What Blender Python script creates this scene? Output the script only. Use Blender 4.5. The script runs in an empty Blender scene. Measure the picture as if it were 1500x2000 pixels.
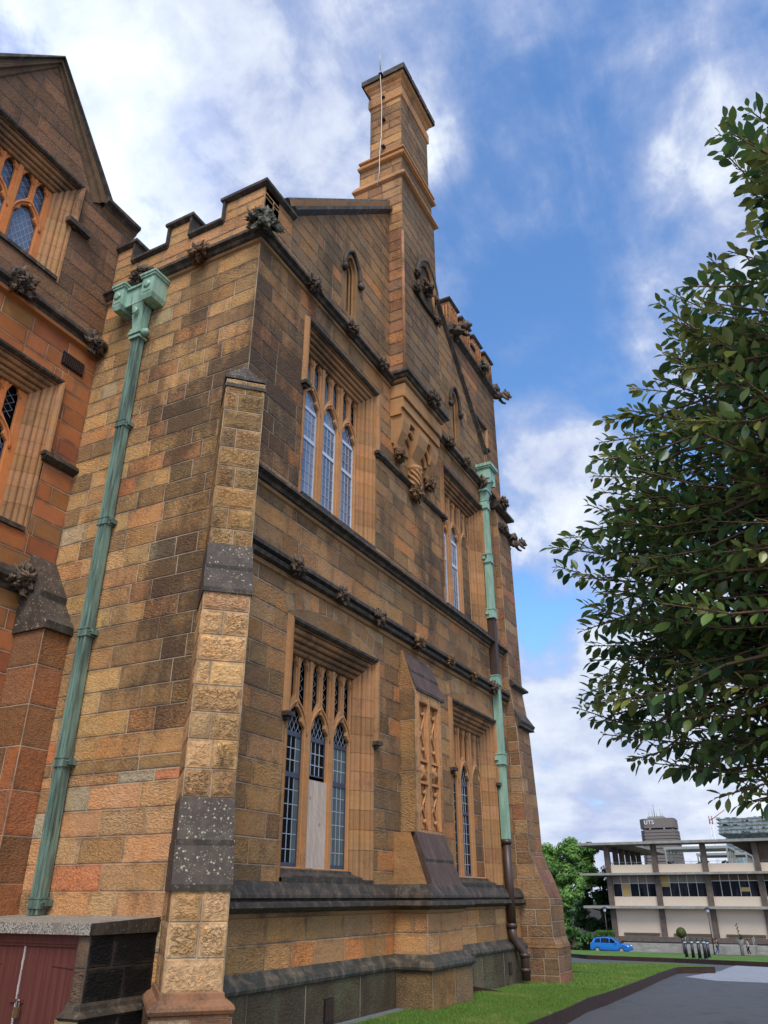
import bpy, bmesh, math, random
import numpy as np
from mathutils import Vector, Matrix, noise as mnoise
SC = bpy.context.scene
COL = SC.collection
PI = math.pi
R = math.radians

# ------------------------------------------------------------------ camera
cam = bpy.data.cameras.new('camera'); camo = bpy.data.objects.new('camera', cam); COL.objects.link(camo)
yaw, pit = R(27.5266), R(26.393)
fw = Vector((-math.sin(yaw)*math.cos(pit), math.cos(yaw)*math.cos(pit), math.sin(pit)))
rt = Vector((math.cos(yaw), math.sin(yaw), 0)); up = rt.cross(fw)
camo.matrix_world = Matrix(((rt.x, up.x, -fw.x, 7.1), (rt.y, up.y, -fw.y, -8.56), (rt.z, up.z, -fw.z, 1.7), (0, 0, 0, 1)))
cam.sensor_fit = 'HORIZONTAL'; cam.sensor_width = 36; cam.lens = 1513.28/1500*36
cam.clip_start = 0.05; cam.clip_end = 5000
SC.camera = camo

# ------------------------------------------------------------------ sky, sun, exposure
SUN_EL, SUN_AZ = R(52), R(150)          # azimuth clockwise from +Y; sun moved behind the camera to light the walls
SC.view_settings.view_transform = 'Standard'; SC.view_settings.look = 'None'
SC.view_settings.exposure = 0.24; SC.view_settings.gamma = 1
W = bpy.data.worlds.new('World'); SC.world = W; W.use_nodes = True
def build_world():
    nt = W.node_tree; N = nt.nodes; L = nt.links
    for n in list(N): N.remove(n)
    def nd(t, **k):
        n = N.new(t)
        for a, v in k.items(): setattr(n, a, v)
        return n
    def mth(op, a, b=None, c=None, clamp=False):
        n = nd('ShaderNodeMath', operation=op, use_clamp=clamp)
        for i, v in enumerate((a, b, c)):
            if v is None: continue
            if isinstance(v, (int, float)): n.inputs[i].default_value = v
            else: L.new(v, n.inputs[i])
        return n.outputs[0]
    def smooth(v, a, b):
        n = nd('ShaderNodeMapRange', interpolation_type='SMOOTHSTEP')
        L.new(v, n.inputs[0]); n.inputs[1].default_value = a; n.inputs[2].default_value = b
        return n.outputs[0]
    sky = nd('ShaderNodeTexSky', sky_type='NISHITA'); sky.sun_disc = False
    sky.sun_elevation = SUN_EL; sky.sun_rotation = SUN_AZ
    sky.air_density = 1.0; sky.dust_density = 0.6; sky.ozone_density = 2.0
    tc = nd('ShaderNodeTexCoord'); D = tc.outputs['Generated']
    sep = nd('ShaderNodeSeparateXYZ'); L.new(D, sep.inputs[0])
    zz = mth('MAXIMUM', sep.outputs[2], 0.03)
    # flat cloud layer coordinates: direction divided by height
    px_ = mth('DIVIDE', sep.outputs[0], mth('ADD', zz, 0.22)); py_ = mth('DIVIDE', sep.outputs[1], mth('ADD', zz, 0.22))
    cmb = nd('ShaderNodeCombineXYZ'); L.new(px_, cmb.inputs[0]); L.new(py_, cmb.inputs[1])
    def blob(d, w0, w1):      # soft patch of sky round a direction
        d = Vector(d).normalized()
        vm = nd('ShaderNodeVectorMath', operation='DOT_PRODUCT'); L.new(D, vm.inputs[0]); vm.inputs[1].default_value = d
        return smooth(vm.outputs['Value'], math.cos(R(w1)), math.cos(R(w0)))
    def noise_(sc, det, rough, vec, rot=0, stretch=(1, 1, 1), dist=0.0):
        mp = nd('ShaderNodeMapping'); L.new(vec, mp.inputs[0]); mp.inputs['Rotation'].default_value = (0, 0, rot); mp.inputs['Scale'].default_value = stretch
        n = nd('ShaderNodeTexNoise'); L.new(mp.outputs[0], n.inputs['Vector'])
        n.inputs['Scale'].default_value = sc; n.inputs['Detail'].default_value = det; n.inputs['Roughness'].default_value = rough
        n.inputs['Distortion'].default_value = dist
        return n.outputs['Fac']
    nA = noise_(4.2, 10, .56, cmb.outputs[0], dist=.25)
    nB = noise_(6.5, 10, .62, cmb.outputs[0], rot=R(-35), stretch=(1, .38, 1), dist=.5)
    nC = noise_(10., 8, .6, D, dist=.2)
    m = None
    SKYBLOBS = [((-0.417, 0.407, 0.813), 3, 16, 0.56), ((-0.505, 0.436, 0.745), 2, 10, 0.12), ((-0.57, 0.293, 0.768), 2, 16, 0.32), ((-0.278, 0.448, 0.85), 1, 10, 0.16), ((-0.306, 0.523, 0.796), 2, 8, 0.1), ((-0.19, 0.879, 0.438), 2, 8, 0.56), ((-0.207, 0.829, 0.52), 0.5, 5, 0.36), ((-0.138, 0.977, 0.161), 5, 16, 0.5), ((0.024, 0.78, 0.626), 2, 10, 0.22), ((0.106, 0.629, 0.77), 2, 10, 0.22), ((0.073, 0.702, 0.708), 2, 9, 0.26), ((-0.16, 0.629, 0.761), 3, 9, -0.1), ((-0.178, 0.766, 0.618), 3, 8, -0.36), ((-0.256, 0.909, 0.329), 1, 4.5, -0.5), ((-0.216, 0.683, 0.698), 2, 7, -0.16)]
    for d, w0, w1, amt in SKYBLOBS:
        b = mth('MULTIPLY', blob(d, w0, w1), amt)
        m = b if m is None else mth('ADD', m, b)
    horizon = mth('MULTIPLY', smooth(sep.outputs[2], .42, .02), .55)
    tot = mth('ADD', mth('ADD', m, horizon), .11)
    nmix = mth('ADD', mth('MULTIPLY', nA, .42), mth('ADD', mth('MULTIPLY', nB, .42), mth('MULTIPLY', nC, .31)))
    dens = smooth(mth('ADD', mth('MULTIPLY', mth('SUBTRACT', nmix, .530), 4.0), tot), -.20, 1.05)
    # cloud radiance: thin grey-lilac to white; unseen bright clouds added behind the camera to light the walls
    cr = nd('ShaderNodeValToRGB'); L.new(mth('MULTIPLY', dens, mth('ADD', -.12, mth('ADD', mth('MULTIPLY', nC, .95), mth('MULTIPLY', nA, .75)))), cr.inputs[0])
    cr.color_ramp.elements[0].color = (.26, .36, .62, 1); cr.color_ramp.elements[1].color = (.80, .86, .93, 1)
    e = cr.color_ramp.elements.new(.55); e.color = (.44, .51, .72, 1)
    glow = mth('ADD', 1.0, mth('MULTIPLY', blob((-.62, .33, .72), 2, 16), .30))
    back = mth('ADD', glow, mth('MULTIPLY', blob((.55, -.75, .5), 15, 70), 1.6))
    cs = nd('ShaderNodeVectorMath', operation='SCALE'); L.new(cr.outputs[0], cs.inputs[0]); L.new(back, cs.inputs['Scale'])
    bw = mth('MAXIMUM', dens, mth('MULTIPLY', blob((.55, -.75, .5), 20, 75), .85))
    warm = nd('ShaderNodeMix', data_type='RGBA', blend_type='MULTIPLY'); L.new(blob((.55, -.75, .5), 15, 70), warm.inputs[0]); L.new(cs.outputs[0], warm.inputs[6]); warm.inputs[7].default_value = (1.10, 1.0, .90, 1)
    ss = nd('ShaderNodeVectorMath', operation='MULTIPLY'); L.new(sky.outputs[0], ss.inputs[0]); ss.inputs[1].default_value = (.80, 1.12, 1.38)
    b1 = nd('ShaderNodeBackground'); L.new(ss.outputs[0], b1.inputs[0]); b1.inputs[1].default_value = 0.165
    b2 = nd('ShaderNodeBackground'); L.new(warm.outputs[2], b2.inputs[0]); b2.inputs[1].default_value = 1.0
    mx = nd('ShaderNodeMixShader'); L.new(bw, mx.inputs[0]); L.new(b1.outputs[0], mx.inputs[1]); L.new(b2.outputs[0], mx.inputs[2])
    o = nd('ShaderNodeOutputWorld'); L.new(mx.outputs[0], o.inputs[0])
build_world()
sl = bpy.data.lights.new('front_sun', 'SUN'); sl.energy = 2.3; sl.angle = R(24); sl.color = (1, .95, .87)
so = bpy.data.objects.new('front_sun', sl); COL.objects.link(so); so.location = (20, -30, 40)
sd = Vector((math.sin(SUN_AZ)*math.cos(SUN_EL), math.cos(SUN_AZ)*math.cos(SUN_EL), math.sin(SUN_EL)))
so.rotation_euler = sd.to_track_quat('Z', 'Y').to_euler()

# ------------------------------------------------------------------ materials
def lin(c):
    return tuple(((v/255)/12.92 if v/255 <= .04045 else ((v/255+.055)/1.055)**2.4) for v in c)
class NT:
    def __init__(s, name):
        s.m = bpy.data.materials.new(name); s.m.use_nodes = True
        s.t = s.m.node_tree; s.N = s.t.nodes; s.L = s.t.links
        s.b = s.N['Principled BSDF']
        s.geo = s.N.new('ShaderNodeNewGeometry'); s.P = s.geo.outputs['Position']
    def nd(s, t, **k):
        n = s.N.new(t)
        for a, v in k.items(): setattr(n, a, v)
        return n
    def put(s, v, i):
        if hasattr(v, 'is_linked'): s.L.new(v, i)
        elif isinstance(v, tuple) and len(v) == 3 and i.type == 'RGBA': i.default_value = (*v, 1)
        else: i.default_value = v
    def mth(s, op, a, b=None, c=None, clamp=False):
        n = s.nd('ShaderNodeMath', operation=op, use_clamp=clamp)
        for i, v in enumerate((a, b, c)):
            if v is not None: s.put(v, n.inputs[i])
        return n.outputs[0]
    def smooth(s, v, a, b, lo=0., hi=1.):
        n = s.nd('ShaderNodeMapRange', interpolation_type='SMOOTHSTEP'); s.put(v, n.inputs[0])
        for i, x in enumerate((a, b, lo, hi)): n.inputs[i+1].default_value = x
        return n.outputs[0]
    def noise(s, sc, det=5, rough=.55, st=(1, 1, 1), vec=None, dist=0.):
        mp = s.nd('ShaderNodeMapping'); s.put(vec if vec is not None else s.P, mp.inputs[0]); mp.inputs['Scale'].default_value = st
        n = s.nd('ShaderNodeTexNoise'); s.L.new(mp.outputs[0], n.inputs['Vector'])
        n.inputs['Scale'].default_value = sc; n.inputs['Detail'].default_value = det; n.inputs['Roughness'].default_value = rough; n.inputs['Distortion'].default_value = dist
        return n.outputs['Fac']
    def voro(s, sc, feature='F1', rnd=1.):
        n = s.nd('ShaderNodeTexVoronoi', feature=feature); s.put(s.P, n.inputs['Vector']); n.inputs['Scale'].default_value = sc
        n.inputs['Randomness'].default_value = rnd
        return n
    def mix(s, f, a, b, bt='MIX'):
        n = s.nd('ShaderNodeMix', data_type='RGBA', blend_type=bt); s.put(f, n.inputs[0]); s.put(a, n.inputs[6]); s.put(b, n.inputs[7])
        return n.outputs[2]
    def scale(s, col, f):
        n = s.nd('ShaderNodeVectorMath', operation='SCALE'); s.put(col, n.inputs[0]); s.put(f, n.inputs['Scale']); return n.outputs[0]
    def attr(s, name):
        n = s.nd('ShaderNodeAttribute'); n.attribute_name = name; return n
    def bump(s, h, st, dist=.02):
        n = s.nd('ShaderNodeBump'); n.inputs['Strength'].default_value = st; n.inputs['Distance'].default_value = dist
        s.put(h, n.inputs['Height']); s.L.new(n.outputs[0], s.b.inputs['Normal'])
    def out(s, col=None, rough=.85, metal=0., spec=.3):
        if col is not None: s.put(col, s.b.inputs['Base Color'])
        s.put(rough, s.b.inputs['Roughness']); s.put(metal, s.b.inputs['Metallic']); s.put(spec, s.b.inputs['Specular IOR Level'])
        return s.m
SOOT = (.058, .037, .024)
def make_stone(name, tool=28., bst=.55, margin=False):
    n = NT(name); a = n.attr('tone'); tone = a.outputs['Color']; soot = a.outputs['Alpha']
    uv = n.nd('ShaderNodeUVMap'); uv.uv_map = 'blk'; su = n.nd('ShaderNodeSeparateXYZ'); n.L.new(uv.outputs[0], su.inputs[0])
    bz = n.attr('bsz'); sb = n.nd('ShaderNodeSeparateXYZ'); n.L.new(bz.outputs['Vector'], sb.inputs[0])
    eu = n.mth('MINIMUM', su.outputs[0], n.mth('SUBTRACT', sb.outputs[0], su.outputs[0]))
    ev = n.mth('MINIMUM', su.outputs[1], n.mth('SUBTRACT', sb.outputs[1], su.outputs[1]))
    edge = n.mth('MINIMUM', eu, ev)
    n1 = n.noise(2.3, 7, .62); n2 = n.noise(.6, 7, .62, (1, 1, .6), dist=.4); stk = n.noise(2.6, 4, .6, (1, 1, .10)); n3 = n.noise(14, 4, .6); bed = n.noise(5, 3, .5, (.35, .35, 2.6), dist=.6)
    col = n.scale(tone, n.mth('ADD', .50, n.mth('ADD', n.mth('MULTIPLY', n1, .5), n.mth('ADD', n.mth('MULTIPLY', n3, .28), n.mth('MULTIPLY', bed, .28)))))
    col = n.mix(n.smooth(n.noise(1.7, 5, .65, dist=.5), .40, .66), col, n.mix(1., col, (1.10, .99, .84), 'MULTIPLY'))
    # iron-orange blooms and dark edges that follow the joints unevenly
    col = n.mix(n.mth('MULTIPLY', n.smooth(n.noise(1.1, 4, .6), .52, .70), .35), col, n.scale(tone, 1.0)) 
    dirt = n.mth('MULTIPLY', n.smooth(edge, .075, .0), n.smooth(n.noise(3.2, 5, .6), .38, .62))
    col = n.mix(n.mth('MULTIPLY', dirt, .55), col, (.055, .042, .032))
    # weathering soot with its own outline
    sm = n.mth('ADD', n.mth('ADD', n.mth('MULTIPLY', n2, .95), n.mth('MULTIPLY', n.mth('SUBTRACT', stk, .8), .34)), n.mth('ADD', n.mth('MULTIPLY', n1, .35), n.mth('MULTIPLY', n3, .18)))
    pk2 = n.noise(30, 4, .65)
    f = n.smooth(n.mth('ADD', n.mth('ADD', sm, n.mth('MULTIPLY', n.mth('SUBTRACT', pk2, .5), .34)), n.mth('MULTIPLY', n.mth('SUBTRACT', soot, .5), .60)), .53, .84)
    col = n.mix(n.mth('MULTIPLY', f, .84), col, SOOT)
    lich = n.mth('MULTIPLY', n.smooth(n.noise(34, 3, .5), .68, .75), n.smooth(n.noise(1.6, 4, .6), .5, .68))
    col = n.mix(n.mth('MULTIPLY', lich, .45), col, (.42, .38, .28))
    rv = sb.outputs[2]; pkA = n.noise(tool, 3, .6, (1, 1, 1.3), dist=.7); pkB = n.noise(tool*1.1, 2, .55, (.7, .7, 1.5), dist=.5); sel = 0. if margin else n.smooth(rv, .45, .6)
    peck = n.mth('ADD', n.mth('MULTIPLY', pkA, n.mth('SUBTRACT', 1., sel)), n.mth('MULTIPLY', pkB, sel)); peck = n.mth('ADD', .5, n.mth('MULTIPLY', n.mth('SUBTRACT', peck, .5), n.mth('ADD', .45, n.mth('MULTIPLY', n.mth('FRACT', n.mth('MULTIPLY', rv, 7.3)), .95)))); mac = n.noise(5, 4, .6)
    col = n.scale(col, n.smooth(peck, .30, .66, 1-.42*bst, 1+.22*bst))
    h = n.mth('ADD', n.mth('MULTIPLY', peck, 1.), n.mth('MULTIPLY', mac, .9))
    if margin: h = n.mth('MULTIPLY', n.mth('SUBTRACT', n.mth('MULTIPLY', h, 1.5), 1.05), n.smooth(n.mth('ADD', edge, n.mth('MULTIPLY', n.mth('SUBTRACT', n.noise(9, 3, .6), .5), .06)), .02, .075))
    n.bump(h, min(1, bst*1.2), .045)
    return n.out(col, n.mth('ADD', .78, n.mth('MULTIPLY', n3, .2)), 0, .22)
M = {}
M['stone'] = make_stone('tooled_sandstone', 24., .52)
M['vermic'] = make_stone('rock_faced_sandstone', 21., .95, True)
M['smooth'] = make_stone('smooth_sandstone', 60., .16)
def simple(name, col, rough=.7, metal=0., spec=.4, var=.25, nsc=3., bst=0., bsc=30.):
    n = NT(name); c = n.scale(tuple(col), n.mth('ADD', 1-var/2-.0, n.mth('MULTIPLY', n.mth('SUBTRACT', n.noise(nsc, 6, .6), .5), var*2)))
    if bst: n.bump(n.noise(bsc, 4, .6), bst, .01)
    return n.out(c, rough, metal, spec)
def mk_mortar():
    n = NT('lime_mortar'); c = n.mix(n.smooth(n.noise(.8, 5, .6), .38, .68), (.46, .36, .24), (.17, .13, .09))
    return n.out(c, .95)
M['mortar'] = mk_mortar()
def mk_mortar2():
    n = NT('dirty_mortar'); c = n.mix(n.smooth(n.noise(1.5, 5, .6), .38, .68), (.16, .115, .08), (.07, .052, .04)); return n.out(c, .95)
M['mortar2'] = mk_mortar2()
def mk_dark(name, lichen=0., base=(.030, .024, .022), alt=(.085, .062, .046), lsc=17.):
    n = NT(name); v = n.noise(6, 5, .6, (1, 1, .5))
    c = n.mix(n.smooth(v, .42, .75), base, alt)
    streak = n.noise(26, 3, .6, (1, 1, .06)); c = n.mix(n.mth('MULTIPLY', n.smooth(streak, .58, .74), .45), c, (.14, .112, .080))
    if lichen:
        w = n.voro(lsc); w2 = n.voro(lsc*2.3); reg = n.smooth(n.noise(2.2, 3, .6), .34, .52)
        sp = n.mth('MAXIMUM', n.smooth(n.mth('ADD', w.outputs['Distance'], n.mth('MULTIPLY', n.noise(40, 2, .5), .16)), .36, .22), n.smooth(n.mth('ADD', w2.outputs['Distance'], n.mth('MULTIPLY', n.noise(60, 2, .5), .2)), .36, .18))
        k = n.smooth(n.noise(9, 2, .5), .42, .52)
        c = n.mix(n.mth('MULTIPLY', n.mth('MULTIPLY', sp, n.mth('MULTIPLY', reg, k)), lichen), c, (.38, .34, .22))
    c = n.mix(n.mth('MULTIPLY', n.smooth(n.noise(2.7, 6, .7), .54, .66), .18*lichen), c, (.22, .20, .15))
    n.bump(n.mth('ADD', n.noise(20, 4, .6), n.noise(4, 3, .6)), .35, .02)
    return n.out(c, .72, 0, .35)
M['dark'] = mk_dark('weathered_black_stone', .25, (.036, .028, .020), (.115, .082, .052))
M['lichen'] = mk_dark('lichen_spotted_slab', 1.0, (.055, .039, .028), (.100, .070, .048))
M['slab'] = mk_dark('brown_weathering_slab', .12, (.075, .042, .028), (.125, .074, .050))
M['plinth'] = mk_dark('damp_plinth_stone', .15, (.040, .037, .026), (.16, .118, .074))
M['carved'] = mk_dark('carved_weathered_stone', .3, (.075, .050, .034), (.22, .145, .085))
M['carved2'] = mk_dark('carved_orange_stone', .1, (.12, .065, .030), (.34, .19, .085))
def mk_patina(name, a, b, c3):
    n = NT(name); v = n.noise(9, 5, .6, (1, 1, .12)); c = n.mix(n.smooth(v, .38, .62), a, b)
    c = n.mix(n.smooth(n.noise(16, 4, .6, (1, 1, .08)), .60, .72), c, c3)
    n.bump(n.noise(6, 3, .5), .12, .01)
    return n.out(c, .55, .15, .45)
M['copper'] = mk_patina('green_copper_patina', (.21, .35, .245), (.32, .48, .36), (.12, .19, .14))
M['copper_dark'] = mk_patina('weathered_copper_patina', (.085, .125, .10), (.19, .29, .22), (.05, .065, .055))
M['iron'] = simple('brown_painted_iron', (.075, .045, .033), .45, .2, .5, .3, 8)
M['corten'] = simple('rusted_steel', (.070, .036, .026), .7, .2, .3, .5, 9, .2, 40)
M['frame_blue'] = simple('slate_blue_paint', (.045, .055, .085), .4, 0, .5, .15)
M['frame_white'] = simple('white_window_paint', (.55, .60, .66), .4, 0, .5, .12)
M['lead'] = simple('window_lead', (.46, .49, .52), .5, .2, .5, .2, 20)
def mk_glass(name, col, col2, ior, rough=.03):
    n = NT(name); c = n.mix(n.smooth(n.noise(1.2, 2, .5, (1, 1, .2)), .45, .6), col, col2)
    n.b.inputs['IOR'].default_value = ior
    n.bump(n.mth('ADD', n.noise(5, 2, .5), n.mth('MULTIPLY', n.voro(7.).outputs['Distance'], .3)), .22, .012)
    return n.out(c, rough, 0, .6 if ior > 1.5 else .22)
M['glass_dark'] = mk_glass('dark_leaded_glass', (.003, .004, .005), (.010, .013, .014), 1.14)
M['glass_sky'] = mk_glass('sky_sheen_leaded_glass', (.09, .12, .17), (.19, .24, .31), 1.65)  # pale blue of the reflected sky put into the base colour
M['glass_mod'] = mk_glass('dark_office_glass', (.006, .007, .011), (.02, .02, .028), 1.2)
M['curtain'] = simple('grey_green_curtain', (.11, .135, .13), .9, 0, .2, .3, 4)
M['ply'] = NT('plywood')
def mk_ply():
    n = M['ply']; g = n.noise(3.2, 4, .6, (4, 4, .35), dist=1.4)
    w = n.nd('ShaderNodeTexWave', wave_type='RINGS'); n.put(n.P, w.inputs['Vector']); w.inputs['Scale'].default_value = 2.4; w.inputs['Distortion'].default_value = 9; w.inputs['Detail'].default_value = 3
    c = n.mix(n.smooth(g, .35, .7), (.47, .36, .27), (.60, .48, .37)); c = n.mix(n.mth('MULTIPLY', n.smooth(w.outputs['Fac'], .85, .97), .18), c, (.30, .20, .14))
    k = n.voro(4.2); c = n.mix(n.mth('MULTIPLY', n.smooth(k.outputs['Distance'], .16, .10), .6), c, (.24, .14, .09))
    return n.out(c, .8, 0, .2)
M['ply'] = mk_ply()
def mk_door():
    n = NT('maroon_boarded_paint')
    c = n.mix(n.smooth(n.noise(5, 5, .6, (6, 6, .25)), .4, .75), (.105, .030, .022), (.15, .052, .036))
    c = n.mix(n.mth('MULTIPLY', n.smooth(n.noise(30, 3, .6, (3, 3, .05)), .66, .75), .4), c, (.26, .14, .10))
    n.bump(n.noise(10, 4, .6, (5, 5, .2)), .2, .01)
    return n.out(c, .55, 0, .4)
M['door'] = mk_door()
M['white_seal'] = simple('flaking_white_sealant', (.55, .52, .48), .8, 0, .2, .4, 14)
M['brass'] = simple('old_brass', (.35, .26, .13), .4, .8, .5, .3, 20)
def mk_granite(name, a, b, c0, sc=60):
    n = NT(name); v = n.noise(sc, 3, .7); c = n.mix(n.smooth(v, .40, .62), a, b); c = n.mix(n.smooth(n.noise(2.5, 4, .6), .52, .7), c, c0)
    n.bump(v, .3, .01); return n.out(c, .85)
M['coping'] = mk_granite('gritty_coping_stone', (.10, .09, .07), (.46, .40, .32), (.20, .17, .13))
M['asphalt'] = mk_granite('asphalt', (.056, .055, .054), (.100, .098, .095), (.050, .049, .048), 60)
def mk_cobble():
    n = NT('grey_setts'); b = n.nd('ShaderNodeTexBrick'); n.put(n.P, b.inputs['Vector']); b.inputs['Scale'].default_value = 4.; b.inputs['Mortar Size'].default_value = .03
    b.inputs['Color1'].default_value = (.27, .27, .28, 1); b.inputs['Color2'].default_value = (.36, .36, .37, 1); b.inputs['Mortar'].default_value = (.12, .12, .12, 1)
    n.bump(b.outputs['Fac'], -.3, .01); return n.out(n.mix(.4, b.outputs['Color'], n.scale(b.outputs['Color'], n.mth('ADD', .5, n.noise(1.5, 5, .6)))), .85)
M['cobble'] = mk_cobble()
def mk_lawn():
    n = NT('mown_turf'); c = n.mix(n.smooth(n.noise(1.3, 6, .65), .36, .66), (.055, .115, .016), (.125, .205, .036)); c = n.mix(n.mth('MULTIPLY', n.smooth(n.noise(.7, 5, .65), .55, .72), .6), c, (.19, .21, .055))
    n.bump(n.noise(70, 3, .7), .6, .02); return n.out(c, .9, 0, .15)
M['lawn'] = mk_lawn()
def mk_blade():
    n = NT('grass_blade'); a = n.attr('tone'); c = n.mix(n.smooth(n.noise(.7, 5, .65), .50, .72), a.outputs['Color'], (.23, .25, .065))
    n.b.inputs['Subsurface Weight'].default_value = 0
    return n.out(c, .7, 0, .2)
M['blade'] = mk_blade()
M['soil'] = simple('dark_soil', (.06, .045, .03), .95, 0, .1, .5, 8)
M['paving'] = mk_granite('grey_flagstone', (.10, .11, .11), (.19, .20, .20), (.13, .135, .13), 30)
def mk_leaf(name, top, under, rough, spec, veins=False):
    n = NT(name); a = n.attr('tone')
    c = n.mix(n.geo.outputs['Backfacing'], n.mix(1., a.outputs['Color'], top, 'MULTIPLY'), n.mix(1., a.outputs['Color'], under, 'MULTIPLY'))
    tr = n.nd('ShaderNodeBsdfTranslucent'); n.put(n.scale(c, 1.1), tr.inputs[0])
    n.out(c, rough, 0, spec); ms = n.nd('ShaderNodeMixShader'); ms.inputs[0].default_value = .30
    n.L.new(n.b.outputs[0], ms.inputs[1]); n.L.new(tr.outputs[0], ms.inputs[2])
    n.L.new(ms.outputs[0], n.N['Material Output'].inputs[0]); return n.m
M['fig'] = mk_leaf('glossy_fig_leaf', (1, 1, 1), (1.15, 1.05, .8), .30, .5)
M['foliage'] = mk_leaf('tree_foliage', (1, 1, 1), (.9, .95, .8), .55, .3)
M['bark'] = simple('grey_brown_bark', (.085, .062, .045), .9, 0, .2, .6, 7, .5, 20)
M['twig'] = simple('brown_twig', (.16, .095, .05), .8, 0, .2, .5, 12)
M['concrete'] = simple('weathered_concrete', (.34, .325, .27), .85, 0, .2, .5, 1.2)
M['column'] = simple('brown_exposed_aggregate', (.15, .115, .09), .9, 0, .2, .5, 2.)
M['cream'] = simple('cream_render', (.62, .50, .37), .85, 0, .2, .12, .5)
M['soffit'] = simple('grey_soffit_paint', (.22, .19, .16), .9, 0, .2, .2)  # plain grey-brown, also on inner walls and head panels
M['louvre'] = simple('brown_louvre', (.12, .085, .055), .8, 0, .2, .3, 2)
M['ochre'] = simple('ochre_blind', (.42, .28, .10), .85, 0, .2, .15)
M['greybrown'] = simple('tower_concrete', (.20, .17, .145), .9, 0, .2, .2, .05)
M['white'] = simple('white_paint', (.75, .75, .75), .6, 0, .3, .05)
M['black'] = simple('black_gloss_paint', (.012, .012, .015), .35, 0, .5, .2, 10)
M['glasswall'] = mk_glass('green_glass_facade', (.10, .16, .16), (.24, .31, .31), 1.6, .15)
M['steel'] = simple('galvanised_steel', (.42, .42, .36), .45, .5, .5, .2, 5)
M['red'] = simple('red_paint', (.45, .06, .035), .5, 0, .4, .2)
M['car_blue'] = simple('bright_blue_car_paint', (.02, .20, .60), .18, .25, .6, .05)
M['tyre'] = simple('tyre_rubber', (.02, .02, .02), .8, 0, .3, .1)
M['skin'] = simple('skin', (.45, .28, .20), .6, 0, .3, .1)
M['cloth_dark'] = simple('dark_cloth', (.02, .02, .025), .9, 0, .1, .3, 6)
M['cloth_jean'] = simple('blue_denim', (.06, .09, .16), .9, 0, .1, .3, 6)
M['cloth_pale'] = simple('cream_cloth', (.55, .47, .38), .9, 0, .1, .2, 6)
M['hair'] = simple('dark_hair', (.02, .012, .01), .6, 0, .3, .2)

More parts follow.
